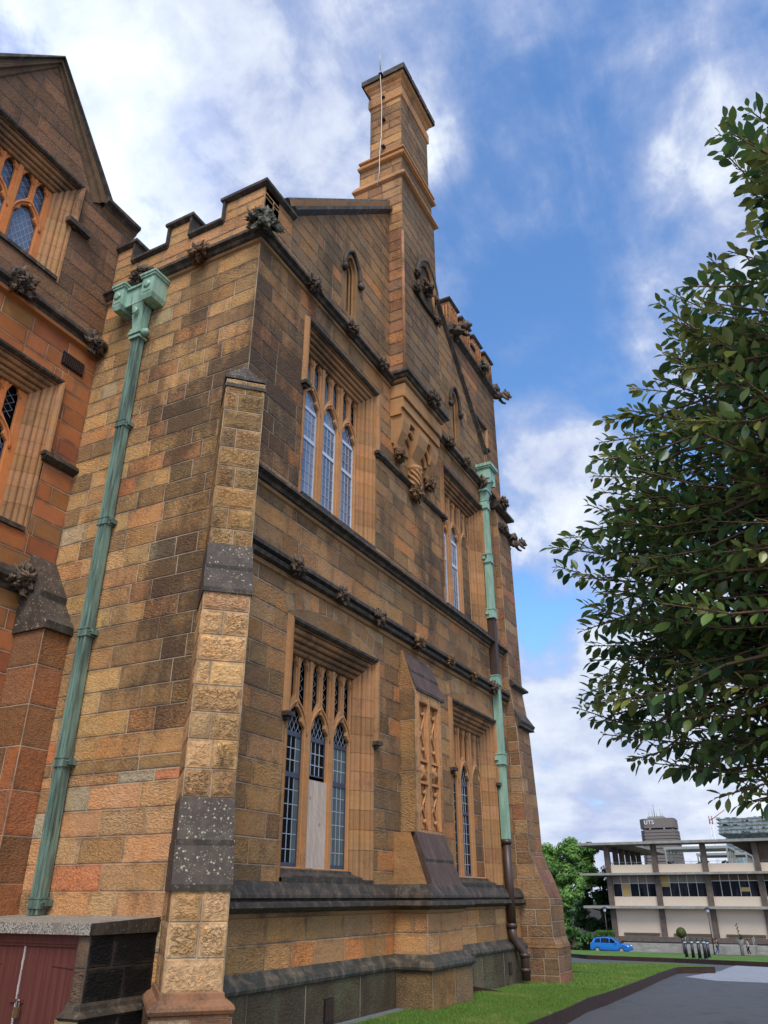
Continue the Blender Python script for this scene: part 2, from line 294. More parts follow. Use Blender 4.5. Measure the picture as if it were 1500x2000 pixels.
# ------------------------------------------------------------------ mesh builder
class MB:
    def __init__(s): s.v = []; s.f = []; s.mi = []; s.col = []; s.uv = []; s.bz = []; s.sm = []
    def vert(s, p): s.v.append(tuple(p)); return len(s.v)-1
    def face(s, pts, mi=0, col=(.3, .22, .13, .3), uv=None, bz=(9, 9, 0), sm=False):
        i0 = len(s.v); s.v.extend(tuple(p) for p in pts); n = len(pts)
        s.addf(list(range(i0, i0+n)), mi, col, uv, bz, sm)
    def addf(s, idx, mi=0, col=(.3, .22, .13, .3), uv=None, bz=(9, 9, 0), sm=False):
        s.f.append(idx); s.mi.append(mi); s.col.append(col); s.uv.append(uv or [(1., 1.)]*len(idx)); s.bz.append(bz); s.sm.append(sm)
    def box(s, a, b, mi=0, col=(.3, .22, .13, .3), skip=''):
        (x0, y0, z0), (x1, y1, z1) = a, b
        P = [(x0, y0, z0), (x1, y0, z0), (x1, y1, z0), (x0, y1, z0), (x0, y0, z1), (x1, y0, z1), (x1, y1, z1), (x0, y1, z1)]
        for nm, q in (('z', (3, 2, 1, 0)), ('Z', (4, 5, 6, 7)), ('y', (0, 1, 5, 4)), ('X', (1, 2, 6, 5)), ('Y', (2, 3, 7, 6)), ('x', (3, 0, 4, 7))):
            if nm not in skip: s.face([P[i] for i in q], mi, col)
    def hexa(s, P, mi=0, col=(.3, .22, .13, .3)):     # 8 points: bottom ring (ccw), top ring
        for q in ((3, 2, 1, 0), (4, 5, 6, 7), (0, 1, 5, 4), (1, 2, 6, 5), (2, 3, 7, 6), (3, 0, 4, 7)): s.face([P[i] for i in q], mi, col)
    def tube(s, pts, rad, n=8, mi=0, col=(.3, .22, .13, .3), cap=True, sm=True):
        pts = [Vector(p) for p in pts]; rings = []
        if isinstance(rad, (int, float)): rad = [rad]*len(pts)
        ref = None
        for i, p in enumerate(pts):
            t = (pts[min(i+1, len(pts)-1)]-pts[max(i-1, 0)]).normalized()
            if ref is None or abs(ref.dot(t)) > .95: ref = Vector((0, 0, 1)) if abs(t.z) < .9 else Vector((1, 0, 0))
            a = t.cross(ref).normalized(); b = t.cross(a).normalized(); ref = b.cross(t) if False else ref
            rings.append([s.vert(p+(a*math.cos(2*PI*k/n)+b*math.sin(2*PI*k/n))*rad[i]) for k in range(n)])
        for i in range(len(rings)-1):
            for k in range(n):
                s.addf([rings[i][k], rings[i+1][k], rings[i+1][(k+1) % n], rings[i][(k+1) % n]], mi, col, sm=sm)
        if cap:
            s.addf(rings[0][:], mi, col); s.addf(rings[-1][::-1], mi, col)
    def lathe(s, prof, c, n=16, mi=0, col=(.3, .22, .13, .3), sm=True):
        rings = [[s.vert((c[0]+r*math.cos(2*PI*k/n), c[1]+r*math.sin(2*PI*k/n), c[2]+z)) for k in range(n)] for r, z in prof]
        for i in range(len(rings)-1):
            for k in range(n): s.addf([rings[i][k], rings[i][(k+1) % n], rings[i+1][(k+1) % n], rings[i+1][k]], mi, col, sm=sm)
        s.addf(rings[0][::-1], mi, col); s.addf(rings[-1][:], mi, col)
    def sweep(s, path, prof, mis=0, cols=None, closed=False, ends=True):
        """path: xy points, outside on the right hand; prof: (out, z) from top to bottom"""
        n = len(path); P = [Vector((p[0], p[1])) for p in path]; offs = []
        for i in range(n):
            d0 = (P[i]-P[i-1]).normalized() if (i > 0 or closed) else None
            d1 = (P[(i+1) % n]-P[i]).normalized() if (i < n-1 or closed) else None
            if d0 is None: d0 = d1
            if d1 is None: d1 = d0
            n0 = Vector((d0.y, -d0.x)); n1 = Vector((d1.y, -d1.x)); m = (n0+n1); k = 1+n0.dot(n1)
            offs.append(m/k if k > .05 else n0)
        rows = [[s.vert((P[i].x+offs[i].x*o, P[i].y+offs[i].y*o, z)) for i in range(n)] for o, z in prof]
        for j in range(len(prof)-1):
            mi = mis[j] if isinstance(mis, (list, tuple)) else mis
            cc = cols[j] if cols else (.3, .22, .13, .3)
            for i in range(n if closed else n-1):
                k = (i+1) % n; s.addf([rows[j][i], rows[j+1][i], rows[j+1][k], rows[j][k]], mi, cc)
        if ends and not closed:
            mi = mis[0] if isinstance(mis, (list, tuple)) else mis
            s.addf([r[0] for r in rows][::-1], mi, cols[0] if cols else (.3, .22, .13, .3)); s.addf([r[-1] for r in rows], mi, cols[0] if cols else (.3, .22, .13, .3))
    def blob(s, c, r, seed=0, amp=.35, fr=2.2, lev=3, mi=0, col=(.3, .22, .13, .3), stretch=(1, 1, 1), rot=None):
        bm = bmesh.new(); bmesh.ops.create_icosphere(bm, subdivisions=lev, radius=1); i0 = len(s.v); off = Vector((seed*7.31, seed*3.7, seed*1.9))
        for v in bm.verts:
            p = v.co.normalized(); d = 1+amp*(abs(mnoise.noise(p*fr+off))*2.2-.5+.5*mnoise.noise(p*fr*2.3+off))
            q = Vector((p.x*d*stretch[0]*r, p.y*d*stretch[1]*r, p.z*d*stretch[2]*r))
            if rot: q = rot @ q
            s.v.append(tuple(q+Vector(c)))
        for f in bm.faces: s.addf([i0+v.index for v in f.verts], mi, col, sm=True)
        bm.free()
    def build(s, name, mats, parent=None, loc=None, fix=False):
        me = bpy.data.meshes.new(name); me.from_pydata(s.v, [], s.f)
        mats = mats if isinstance(mats, (list, tuple)) else [mats]
        for m in mats: me.materials.append(m)
        me.polygons.foreach_set('material_index', s.mi); me.polygons.foreach_set('use_smooth', s.sm)
        cnt = [len(f) for f in s.f]
        ca = me.attributes.new('tone', 'FLOAT_COLOR', 'CORNER')
        ca.data.foreach_set('color', np.repeat(np.array([tuple(c)+(.3,)*(4-len(c)) for c in s.col], 'f'), cnt, axis=0).ravel())
        ba = me.attributes.new('bsz', 'FLOAT_VECTOR', 'CORNER')
        ba.data.foreach_set('vector', np.repeat(np.array(s.bz, 'f'), cnt, axis=0).ravel())
        ul = me.uv_layers.new(name='blk'); ul.data.foreach_set('uv', np.array([q for u in s.uv for q in u], 'f').ravel())
        me.update()
        if fix:
            bm = bmesh.new(); bm.from_mesh(me); bmesh.ops.recalc_face_normals(bm, faces=bm.faces); bm.to_mesh(me); bm.free()
        o = bpy.data.objects.new(name, me); COL.objects.link(o)
        if parent is not None: attach(o, parent)
        if loc is not None: o.location = loc
        return o
def world_loc(o):
    v = Vector((0, 0, 0))
    while o is not None: v += o.location; o = o.parent
    return v
def attach(o, parent):
    o.parent = parent
    o.matrix_parent_inverse = Matrix.Identity(4)
    o.location = -world_loc(parent)        # part meshes hold world coordinates
def tag(o, label=None, cat=None, group=None, kind=None):
    if label: o['label'] = label
    if cat: o['category'] = cat
    if group: o['group'] = group
    if kind: o['kind'] = kind
    return o
def empty(name, loc, label, cat, group=None):
    o = bpy.data.objects.new(name, None); COL.objects.link(o); o.location = loc; o.empty_display_size = .3
    return tag(o, label, cat, group)

# ------------------------------------------------------------------ ashlar walls, stone by stone
class Fr:
    def __init__(s, o, u, n): s.o = Vector(o); s.u = Vector(u).normalized(); s.n = Vector(n).normalized()
    def p(s, u, z, d=0.): q = s.o+s.u*u+s.n*d; return (q.x, q.y, q.z+z)
rs = random.Random(11)
COURSE = [0.0]
while COURSE[-1] < 30: COURSE.append(COURSE[-1]+rs.choice((.33, .35, .345, .36, .34)))
def clip(poly, a, b):
    """keep the left side of a->b"""
    o = []; n = len(poly)
    def sd(p): return (b[0]-a[0])*(p[1]-a[1])-(b[1]-a[1])*(p[0]-a[0])
    for i in range(n):
        p, q = poly[i], poly[(i+1) % n]; sp, sq = sd(p), sd(q)
        if sp >= -1e-9: o.append(p)
        if (sp > 1e-9 and sq < -1e-9) or (sp < -1e-9 and sq > 1e-9):
            t = sp/(sp-sq); o.append((p[0]+(q[0]-p[0])*t, p[1]+(q[1]-p[1])*t))
    return o
def area(p): return sum(p[i][0]*p[(i+1) % len(p)][1]-p[(i+1) % len(p)][0]*p[i][1] for i in range(len(p)))/2
def shrink(poly, d):
    q = poly
    for i in range(len(poly)):
        a, b = poly[i], poly[(i+1) % len(poly)]; L = math.hypot(b[0]-a[0], b[1]-a[1])
        if L < 1e-6: continue
        nx, nz = -(b[1]-a[1])/L*d, (b[0]-a[0])/L*d
        q = clip(q, (a[0]+nx, a[1]+nz), (b[0]+nx, b[1]+nz))
        if len(q) < 3: return []
    return q
def stone(mb, fr, poly, ref, tone, d0, jt=.0065, rise=.009, mi=0):
    if len(poly) < 3 or area(poly) < .0012: return
    mb.face([fr.p(u, z, d0) for u, z in poly], 1, (.4, .3, .2, .3))
    jt *= .6+.9*((abs(math.sin(ref[0]*37.1+ref[1]*71.9))*773) % 1); a = shrink(poly, jt); b = shrink(poly, jt+.007)
    if len(b) < 3 or len(a) != len(b): return
    u0, z0, w, h = ref; n = len(a); rv = (abs(math.sin(u0*91.7+z0*57.3+d0*13))*997) % 1
    mb.face([fr.p(u, z, d0+rise) for u, z in b], mi, tone, [(u-u0, z-z0) for u, z in b], (w, h, rv))
    for i in range(n):
        k = (i+1) % n
        mb.face([fr.p(*a[i], d0+.0005), fr.p(*a[k], d0+.0005), fr.p(*b[k], d0+rise), fr.p(*b[i], d0+rise)], mi, tone, [(.02, .02)]*4, (w, h, 0))
def ashlar(mb, fr, poly, pal, holes=(), d0=0., seed=0, wmin=.42, wmax=1.05, courses=None, mi=0, jt=.0065, rise=.009):
    rg = random.Random(seed*97+5)
    us = [p[0] for p in poly]; zs = [p[1] for p in poly]
    cz = courses or COURSE
    cz = [z for z in cz if min(zs)+.10 < z < max(zs)-.10]; cz = [min(zs)]+cz+[max(zs)]
    for j in range(len(cz)-1):
        z0, z1 = cz[j], cz[j+1]
        u = min(us); first = True
        while u < max(us)-1e-6:
            w = rg.uniform(wmin, wmax)*(.6 if first and j % 2 else 1); first = False
            if u+w > max(us)-.28: w = max(us)-u
            rects = [(u, u+w, z0, z1)]
            for (a, b, c, d) in holes:
                nr = []
                for (p, q, r_, s_) in rects:
                    if q <= a or p >= b or s_ <= c or r_ >= d: nr.append((p, q, r_, s_)); continue
                    if p < a: nr.append((p, a, r_, s_))
                    if q > b: nr.append((b, q, r_, s_))
                    if r_ < c: nr.append((max(p, a), min(q, b), r_, c))
                    if s_ > d: nr.append((max(p, a), min(q, b), d, s_))
                rects = nr
            for (p, q, r_, s_) in rects:
                if q-p < .02 or s_-r_ < .02: continue
                pl = [(p, r_), (q, r_), (q, s_), (p, s_)]
                for i in range(len(poly)):
                    pl = clip(pl, poly[i], poly[(i+1) % len(poly)])
                    if len(pl) < 3: break
                if len(pl) < 3: continue
                stone(mb, fr, pl, (p, r_, q-p, s_-r_), pal((p+q)/2, (r_+s_)/2, rg), d0, jt, rise, mi)
            u += w
def FX(x): return Fr((x, 0, 0), (0, 1, 0), (1, 0, 0))
def FXn(x): return Fr((x, 0, 0), (0, -1, 0), (-1, 0, 0))
def FY(y): return Fr((0, y, 0), (1, 0, 0), (0, -1, 0))      # faces -Y
def FYp(y): return Fr((0, y, 0), (-1, 0, 0), (0, 1, 0))
def rect(u0, u1, z0, z1): return [(u0, z0), (u1, z0), (u1, z1), (u0, z1)]
def abox(mb, x0, x1, y0, y1, z0, z1, pal, faces='XyYx', seed=0, top=True, **k):
    if 'X' in faces: ashlar(mb, FX(x1), rect(y0, y1, z0, z1), pal, seed=seed+1, **k)
    if 'y' in faces: ashlar(mb, FY(y0), rect(x0, x1, z0, z1), pal, seed=seed+2, **k)
    if 'x' in faces: ashlar(mb, FXn(x0), rect(-y1, -y0, z0, z1), pal, seed=seed+3, **k)
    if 'Y' in faces: ashlar(mb, FYp(y1), rect(-x1, -x0, z0, z1), pal, seed=seed+4, **k)
    if top: mb.face([(x0, y0, z1), (x1, y0, z1), (x1, y1, z1), (x0, y1, z1)], 1, (.3, .22, .14, .3))
def palette(cols, weights, soot=lambda u, z: .3, gain=1.0, jit=.12):
    lc = [lin(c) for c in cols]
    def f(u, z, rg):
        c = rg.choices(lc, weights)[0]; k = gain*rg.uniform(1-jit, 1+jit); g_ = .3*c[0]+.6*c[1]+.1*c[2]; c = (c[0]*.92+g_*.08, c[1]*.92+g_*.075, c[2]*.92+g_*.07); c = (c[0]*.96, c[1]*.945, c[2]*.90)
        return (c[0]*k*rg.uniform(.95, 1.05), c[1]*k, c[2]*k*rg.uniform(.92, 1.06), min(1, max(0, soot(u, z)+rg.uniform(-.09, .09))))
    return f

# ------------------------------------------------------------------ the sandstone building
GA = 1.36
def bell(x, c, w): return math.exp(-((x-c)/w)**2)
P_F = palette([(134, 100, 64), (122, 92, 60), (148, 110, 70), (110, 86, 60), (158, 106, 62), (140, 112, 78)], [30, 26, 20, 12, 6, 7],
              lambda u, z: .30+.10*(z > 6.8)+.34*bell(z, 11, 2.6)*bell(u, .6, 1.7)+.15*bell(z, 9.4, 1.2)-.12*bell(u, 5.4, 1.2)*bell(z, 9.4, 1.3), GA)
P_GABLE = palette([(120, 94, 66), (110, 88, 62), (132, 100, 66), (150, 104, 64)], [30, 30, 22, 8], lambda u, z: .40, GA)
P_L = palette([(160, 124, 78), (140, 108, 70), (126, 98, 64), (158, 112, 70), (150, 132, 100), (160, 100, 62)], [32, 22, 14, 9, 6, 4],
              lambda u, z: .22+.50*bell(u, -1.0, 1.25)*bell(z, 7.4, 3.4)+.34*bell(u, -1.0, 1.4)*bell(z, 10.9, 1.5)+.2*bell(u, -.5, .4)*bell(z, 6, 3)+.12*bell(u, -3.7, .5), GA*1.05)
P_LLOW = palette([(166, 122, 82), (156, 122, 84), (172, 108, 72), (150, 134, 106), (146, 110, 74)], [28, 24, 9, 12, 18], lambda u, z: .26+.1*(z < 1.9), GA*1.08)
P_BUTT = palette([(192, 152, 104), (184, 144, 98), (174, 134, 90), (162, 124, 84)], [30, 25, 14, 6], lambda u, z: .26+.28*bell(z, 9.5, .6)+.2*bell(z, 3.1, .3), GA*.86, .06)
P_BUTT_T = palette([(164, 126, 78), (146, 114, 72), (130, 102, 66)], [26, 20, 14], lambda u, z: .36, GA*.88)
P_M = palette([(152, 92, 50), (142, 84, 44), (128, 74, 44), (156, 82, 50), (132, 90, 50)], [30, 24, 16, 7, 16], lambda u, z: .15, GA*.92, .07)
P_MTOP = palette([(118, 86, 62), (104, 77, 57), (126, 92, 66), (108, 84, 62)], [26, 22, 14, 10], lambda u, z: .40+.18*bell(z, 12.2, .8), GA*.85)
P_TOWER = palette([(112, 84, 58), (100, 78, 56), (124, 92, 62), (138, 94, 58)], [26, 24, 14, 10], lambda u, z: .40, GA)
P_TOWLOW = palette([(124, 94, 68), (112, 86, 64), (138, 108, 78), (130, 88, 64)], [26, 22, 12, 12], lambda u, z: .36, GA)
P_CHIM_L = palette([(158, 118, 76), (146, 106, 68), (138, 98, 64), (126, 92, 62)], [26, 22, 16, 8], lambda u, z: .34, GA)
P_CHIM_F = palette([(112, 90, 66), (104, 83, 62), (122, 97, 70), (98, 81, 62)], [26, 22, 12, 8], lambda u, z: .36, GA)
P_PLIN = palette([(96, 92, 70), (88, 84, 62), (120, 102, 68)], [20, 20, 12], lambda u, z: .62, GA*.9)
P_LOWF = palette([(168, 124, 78), (150, 110, 68), (140, 108, 70), (176, 116, 66)], [26, 22, 16, 10], lambda u, z: .24, GA)
P_CLEAN = palette([(168, 126, 82), (158, 116, 74), (150, 110, 72)], [20, 20, 10], lambda u, z: .26, GA, .05)
P_BLACK = palette([(30, 28, 25), (38, 36, 31), (24, 23, 21)], [10, 6, 10], lambda u, z: .0, GA*.62)
T_WIN = (*[c*GA for c in lin((150, 111, 75))], .18)
T_WIN2 = (*[c*GA for c in lin((158, 116, 78))], .16)
T_JAMB = (*[c*GA for c in lin((138, 102, 68))], .30)
T_TAN = (*[c*GA for c in lin((124, 94, 62))], .40)

B = empty('sandstone_building', (-2, 5, 0), 'old tan and brown sandstone building with tall chimney, battlements and traceried leaded windows', 'building')
WALLM = [M['stone'], M['mortar']]
UC = (3.17, 9.85)                 # window centres along the long wall
H_LOW = [(u-1.47, u+1.47, 1.86, 5.80) for u in UC]; H_UP = [(u-1.47, u+1.47, 8.15, 12.14) for u in UC]
FE = 12.42                        # the long wall ends at the right-hand buttress

def long_wall():
    mb = MB(); F = FX(0)
    ashlar(mb, FX(.12), rect(.0, 5.3, -.3, .60), P_PLIN, seed=1, wmin=.9, wmax=1.7, courses=[-.3, .6], rise=.004)
    ashlar(mb, FX(.12), rect(7.3, FE, -.3, .60), P_PLIN, seed=2, wmin=.8, wmax=1.5, courses=[-.3, .6], rise=.004)
    ashlar(mb, F, rect(0, FE, .6, 1.5), P_LOWF, seed=3, courses=[.75, 1.11, 1.45], wmin=.6, wmax=1.2)
    ashlar(mb, F, rect(0, FE, 1.5, 6.55), P_F, H_LOW, seed=4)
    ashlar(mb, F, rect(0, FE, 6.55, 12.85), P_F, H_UP, seed=5)
    mb.build('wall', WALLM, B)
    mb = MB(); Gd = FX(0)
    slit = [(2.98, 3.78, 13.55, 15.5), (9.2, 10.0, 13.55, 15.5)]
    ashlar(mb, Gd, rect(0, .95, 12.85, 14.42), P_GABLE, seed=7)
    ashlar(mb, Gd, [(.95, 12.85), (12.01, 12.85), (12.01, 14.42), (6.48, 19.85), (.95, 14.42)], P_GABLE, slit, seed=8)
    ashlar(mb, Gd, rect(12.01, FE, 12.85, 13.9), P_GABLE, seed=9)
    mb.face([(-.55, .95, 14.42), (-.55, 12.01, 14.42), (-.55, 6.48, 19.85)][::-1], 1)
    mb.build('gable_wall', WALLM, B)
    # body behind, so the parapets and gaps have something to hide
    mb = MB(); mb.box((-9, .5, 0), (-.75, 12.3, 12.9), 1, skip='z'); mb.build('inner_core', [M['soffit'], M['soffit']], B)
long_wall()
def end_wall():
    mb = MB(); L = FY(0)
    ashlar(mb, L, rect(-3.9, 0, -.3, 3.3), P_LLOW, seed=21, wmin=.35, wmax=1.15)
    ashlar(mb, L, rect(-3.9, 0, 3.3, 12.95), P_L, seed=22, wmin=.35, wmax=1.1)
    ashlar(mb, L, rect(-3.9, 0, 12.95, 13.78), P_CLEAN, seed=23)
    mb.build('wall', WALLM, B)
end_wall()
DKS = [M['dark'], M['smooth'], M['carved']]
def parapet():
    mb = MB(); c = MB(); pal = P_CLEAN
    ME = [(-3.9, -3.40), (-2.40, -1.85), (-.95, 0.0)]
    for a, b in ME:
        mb = MB(); abox(mb, a, b, -.0, .48, 13.78, 14.30, pal, seed=int(-a*10)+31, courses=[14.03])
        if b == 0.0: mb.box((-.48, .48, 13.0), (-.02, .95, 14.30), 1)     # the corner merlon turns along the long wall
        mb.build('battlement', WALLM, B)
    pr = lambda z: [(.02, z+.14), (.10, z+.10), (.10, z+.03), (.06, z), (.0, z-.03)]
    def cope(x0, x1, y0, y1, z):
        c.sweep([(x0, y1), (x0, y0), (x1, y0), (x1, y1)], pr(z), 0, closed=True)
        c.face([(x0-.02, y0-.02, z+.14), (x1+.02, y0-.02, z+.14), (x1+.02, y1+.02, z+.14), (x0-.02, y1+.02, z+.14)], 0)
    cope(-3.9, -3.40, 0, .48, 14.30); cope(-2.40, -1.85, 0, .48, 14.30)
    c.sweep([(-.48, .9), (-.95, .48), (-.95, 0), (0, 0), (0, .98)], pr(14.30), 0)
    c.face([(-.97, -.02, 14.44), (.02, -.02, 14.44), (.02, .98, 14.44), (-.97, .98, 14.44)], 0)
    for a, b in ((-3.39, -2.41), (-1.84, -.96)):
        c.sweep([(a, 0), (b, 0)], [(.0, 13.90), (.09, 13.85), (.09, 13.79), (.05, 13.76), (0, 13.73)], 0)
        c.face([(a, 0, 13.90), (b, 0, 13.90), (b, .5, 13.90), (a, .5, 13.90)], 0)
    for x in (-3.40, -2.40, -1.85, -.95):      # raised roll up each side of the gaps
        s = 1 if x in (-3.40, -1.85) else -1
        c.box((min(x, x+s*.05), -.07, 13.80), (max(x, x+s*.05), .50, 14.33), 0)
    c.build('coping', DKS, B)
    # sloping gable coping
    g = MB()
    for s in (-1, 1):
        cy = 6.48; y0 = cy+s*5.53; y1 = cy+s*.0; z0, z1 = 14.42, 19.85
        d = Vector((0, y1-y0, z1-z0)).normalized(); nn = Vector((0, -d.z*s*-1, abs(d.y))); nn = Vector((0, s*abs(d.z), abs(d.y)))
        prof = [(-.6, -.02), (-.6, .42), (.02, .36), (.05, .30), (.03, .17), (.12, .15), (.13, .07), (.08, .03), (.0, -.03)]
        A_ = [Vector((x, y0, z0))+nn*h for x, h in prof]; B_ = [Vector((x, y1, z1))+nn*h for x, h in prof]
        if s > 0: B_ = [Vector((p.x, cy, p.z)) for p in B_]
        for i in range(len(prof)-1):
            q = [A_[i], A_[i+1], B_[i+1], B_[i]]
            g.face(q if s > 0 else q[::-1], 1 if i in (3,) else 0, T_TAN)
        g.face(A_[::-1] if s > 0 else A_, 0)
    g.build('gable_coping', DKS, B, fix=True)
    # slate roof behind
    r = MB(); r.face([(-9, 6.48, 19.5), (-.55, 6.48, 19.5), (-.55, .5, 13.6), (-9, .5, 13.6)]); r.face([(-9, 12.4, 13.6), (-.55, 12.4, 13.6), (-.55, 6.48, 19.5), (-9, 6.48, 19.5)])
    r.build('roof', M['slab'], B)
parapet()
BR = (5.35, 7.55)
STR_BIG = [(0, 13.17), (.10, 13.14), (.19, 13.06), (.20, 12.98), (.13, 12.95), (.10, 12.90), (.055, 12.88), (.05, 12.82), (0, 12.79)]
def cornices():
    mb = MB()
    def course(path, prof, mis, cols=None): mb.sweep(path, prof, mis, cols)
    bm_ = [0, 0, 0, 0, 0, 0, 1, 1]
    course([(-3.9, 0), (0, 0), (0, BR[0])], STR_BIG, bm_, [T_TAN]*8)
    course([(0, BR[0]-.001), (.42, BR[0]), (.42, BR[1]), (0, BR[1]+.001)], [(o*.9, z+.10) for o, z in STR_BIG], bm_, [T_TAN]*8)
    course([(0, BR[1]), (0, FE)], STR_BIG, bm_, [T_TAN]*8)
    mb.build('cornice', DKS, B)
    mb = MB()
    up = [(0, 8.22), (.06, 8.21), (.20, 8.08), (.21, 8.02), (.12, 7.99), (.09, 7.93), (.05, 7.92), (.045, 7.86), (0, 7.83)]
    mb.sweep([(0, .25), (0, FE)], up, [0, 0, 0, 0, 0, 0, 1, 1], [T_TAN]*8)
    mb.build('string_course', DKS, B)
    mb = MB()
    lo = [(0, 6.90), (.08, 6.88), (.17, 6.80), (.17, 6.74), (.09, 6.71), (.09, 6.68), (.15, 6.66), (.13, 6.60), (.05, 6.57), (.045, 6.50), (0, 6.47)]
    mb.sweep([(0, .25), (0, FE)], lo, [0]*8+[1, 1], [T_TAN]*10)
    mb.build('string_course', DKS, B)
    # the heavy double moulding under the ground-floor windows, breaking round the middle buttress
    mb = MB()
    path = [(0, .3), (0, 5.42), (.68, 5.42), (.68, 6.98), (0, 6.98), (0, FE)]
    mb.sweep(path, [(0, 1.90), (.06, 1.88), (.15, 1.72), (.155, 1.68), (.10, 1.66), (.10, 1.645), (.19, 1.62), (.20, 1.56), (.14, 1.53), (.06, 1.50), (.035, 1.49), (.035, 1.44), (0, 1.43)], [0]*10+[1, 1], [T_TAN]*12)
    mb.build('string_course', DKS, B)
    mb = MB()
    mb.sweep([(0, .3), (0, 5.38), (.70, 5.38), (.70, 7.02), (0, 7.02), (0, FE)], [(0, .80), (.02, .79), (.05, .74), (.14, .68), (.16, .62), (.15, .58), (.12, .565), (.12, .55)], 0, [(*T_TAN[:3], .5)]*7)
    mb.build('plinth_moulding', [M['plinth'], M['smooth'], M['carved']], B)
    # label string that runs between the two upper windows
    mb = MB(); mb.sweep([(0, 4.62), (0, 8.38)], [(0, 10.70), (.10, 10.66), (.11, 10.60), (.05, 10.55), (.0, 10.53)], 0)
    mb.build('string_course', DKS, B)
cornices()

# ---------------------------------------- windows
def curve_plate(loops, ext, bev=.012):
    """stone plate with holes from 2D loops: returns (verts, faces)"""
    cu = bpy.data.curves.new('plate', 'CURVE'); cu.dimensions = '2D'; cu.fill_mode = 'BOTH'; cu.extrude = ext; cu.bevel_depth = bev; cu.bevel_resolution = 0
    for lp in loops:
        sp = cu.splines.new('POLY'); sp.points.add(len(lp)-1); sp.use_cyclic_u = True
        for i, (x, y) in enumerate(lp): sp.points[i].co = (x, y, 0, 1)
    o = bpy.data.objects.new('plate', cu); COL.objects.link(o)
    dg = bpy.context.evaluated_depsgraph_get(); dg.update()
    me = bpy.data.meshes.new_from_object(o.evaluated_get(dg))
    V = [tuple(v.co) for v in me.vertices]; Fc = [tuple(p.vertices) for p in me.polygons]
    bpy.data.objects.remove(o); bpy.data.curves.remove(cu); bpy.data.meshes.remove(me)
    return V, Fc
def arch(c, w, zs, k=.86, n=9, cusp=.0):
    """pointed arch from left springing to right springing"""
    r = w*k; h = w/2; cx = c-h+r; a0 = math.acos(max(-1, min(1, (r-h)/r)))
    L_ = []
    for i in range(n+1):
        t = i/n; a = PI-a0*t; p = Vector((cx+r*math.cos(a), zs+r*math.sin(a)))
        if cusp:
            ctr = Vector((c, zs+w*.28)); kk = 1-cusp*max(0, 1-abs(t-.40)/.17); p = ctr+(p-ctr)*kk
        L_.append((p.x, p.y))
    return L_+[(2*c-x, y) for x, y in L_[-2::-1]]
def light_loop(c, w, zb, zs, cusp=.30, k=.86): return [(c-w/2, zb)]+arch(c, w, zs, k, cusp=cusp)+[(c+w/2, zb)]
def add_plate(mb, fr, loops, d, ext, mi, col, bev=.012):
    V, Fc = curve_plate(loops, ext, bev); i0 = len(mb.v)
    for x, y, z in V: mb.v.append(fr.p(x, y, d+z))
    for f in Fc: mb.addf([i0+i for i in f], mi, col)
def bar(mb, fr, u0, u1, z0, z1, d0, d1, mi=0, col=(.3, .2, .1, .2)):
    P = [fr.p(u0, z0, d0), fr.p(u1, z0, d0), fr.p(u1, z0, d1), fr.p(u0, z0, d1), fr.p(u0, z1, d0), fr.p(u1, z1, d0), fr.p(u1, z1, d1), fr.p(u0, z1, d1)]
    mb.hexa(P, mi, col)
def usweep(mb, fr, uc, hw, zb, zt, prof, mi=0, cols=None, fl=False):
    """sweep (inset, depth) profile up the left jamb, over the head, down the right jamb"""
    rows = []
    for n, d in prof:
        rows.append([mb.vert(fr.p(uc-hw+n, zb, d)), mb.vert(fr.p(uc-hw+n, zt-n, d)), mb.vert(fr.p(uc+hw-n, zt-n, d)), mb.vert(fr.p(uc+hw-n, zb, d))])
    for j in range(len(prof)-1):
        for i in range(3):
            q = [rows[j][i], rows[j][i+1], rows[j+1][i+1], rows[j+1][i]]
            mb.addf(q[::-1] if not fl else q, mi(j, i) if callable(mi) else mi, cols(j, i) if cols else T_JAMB)
    return rows
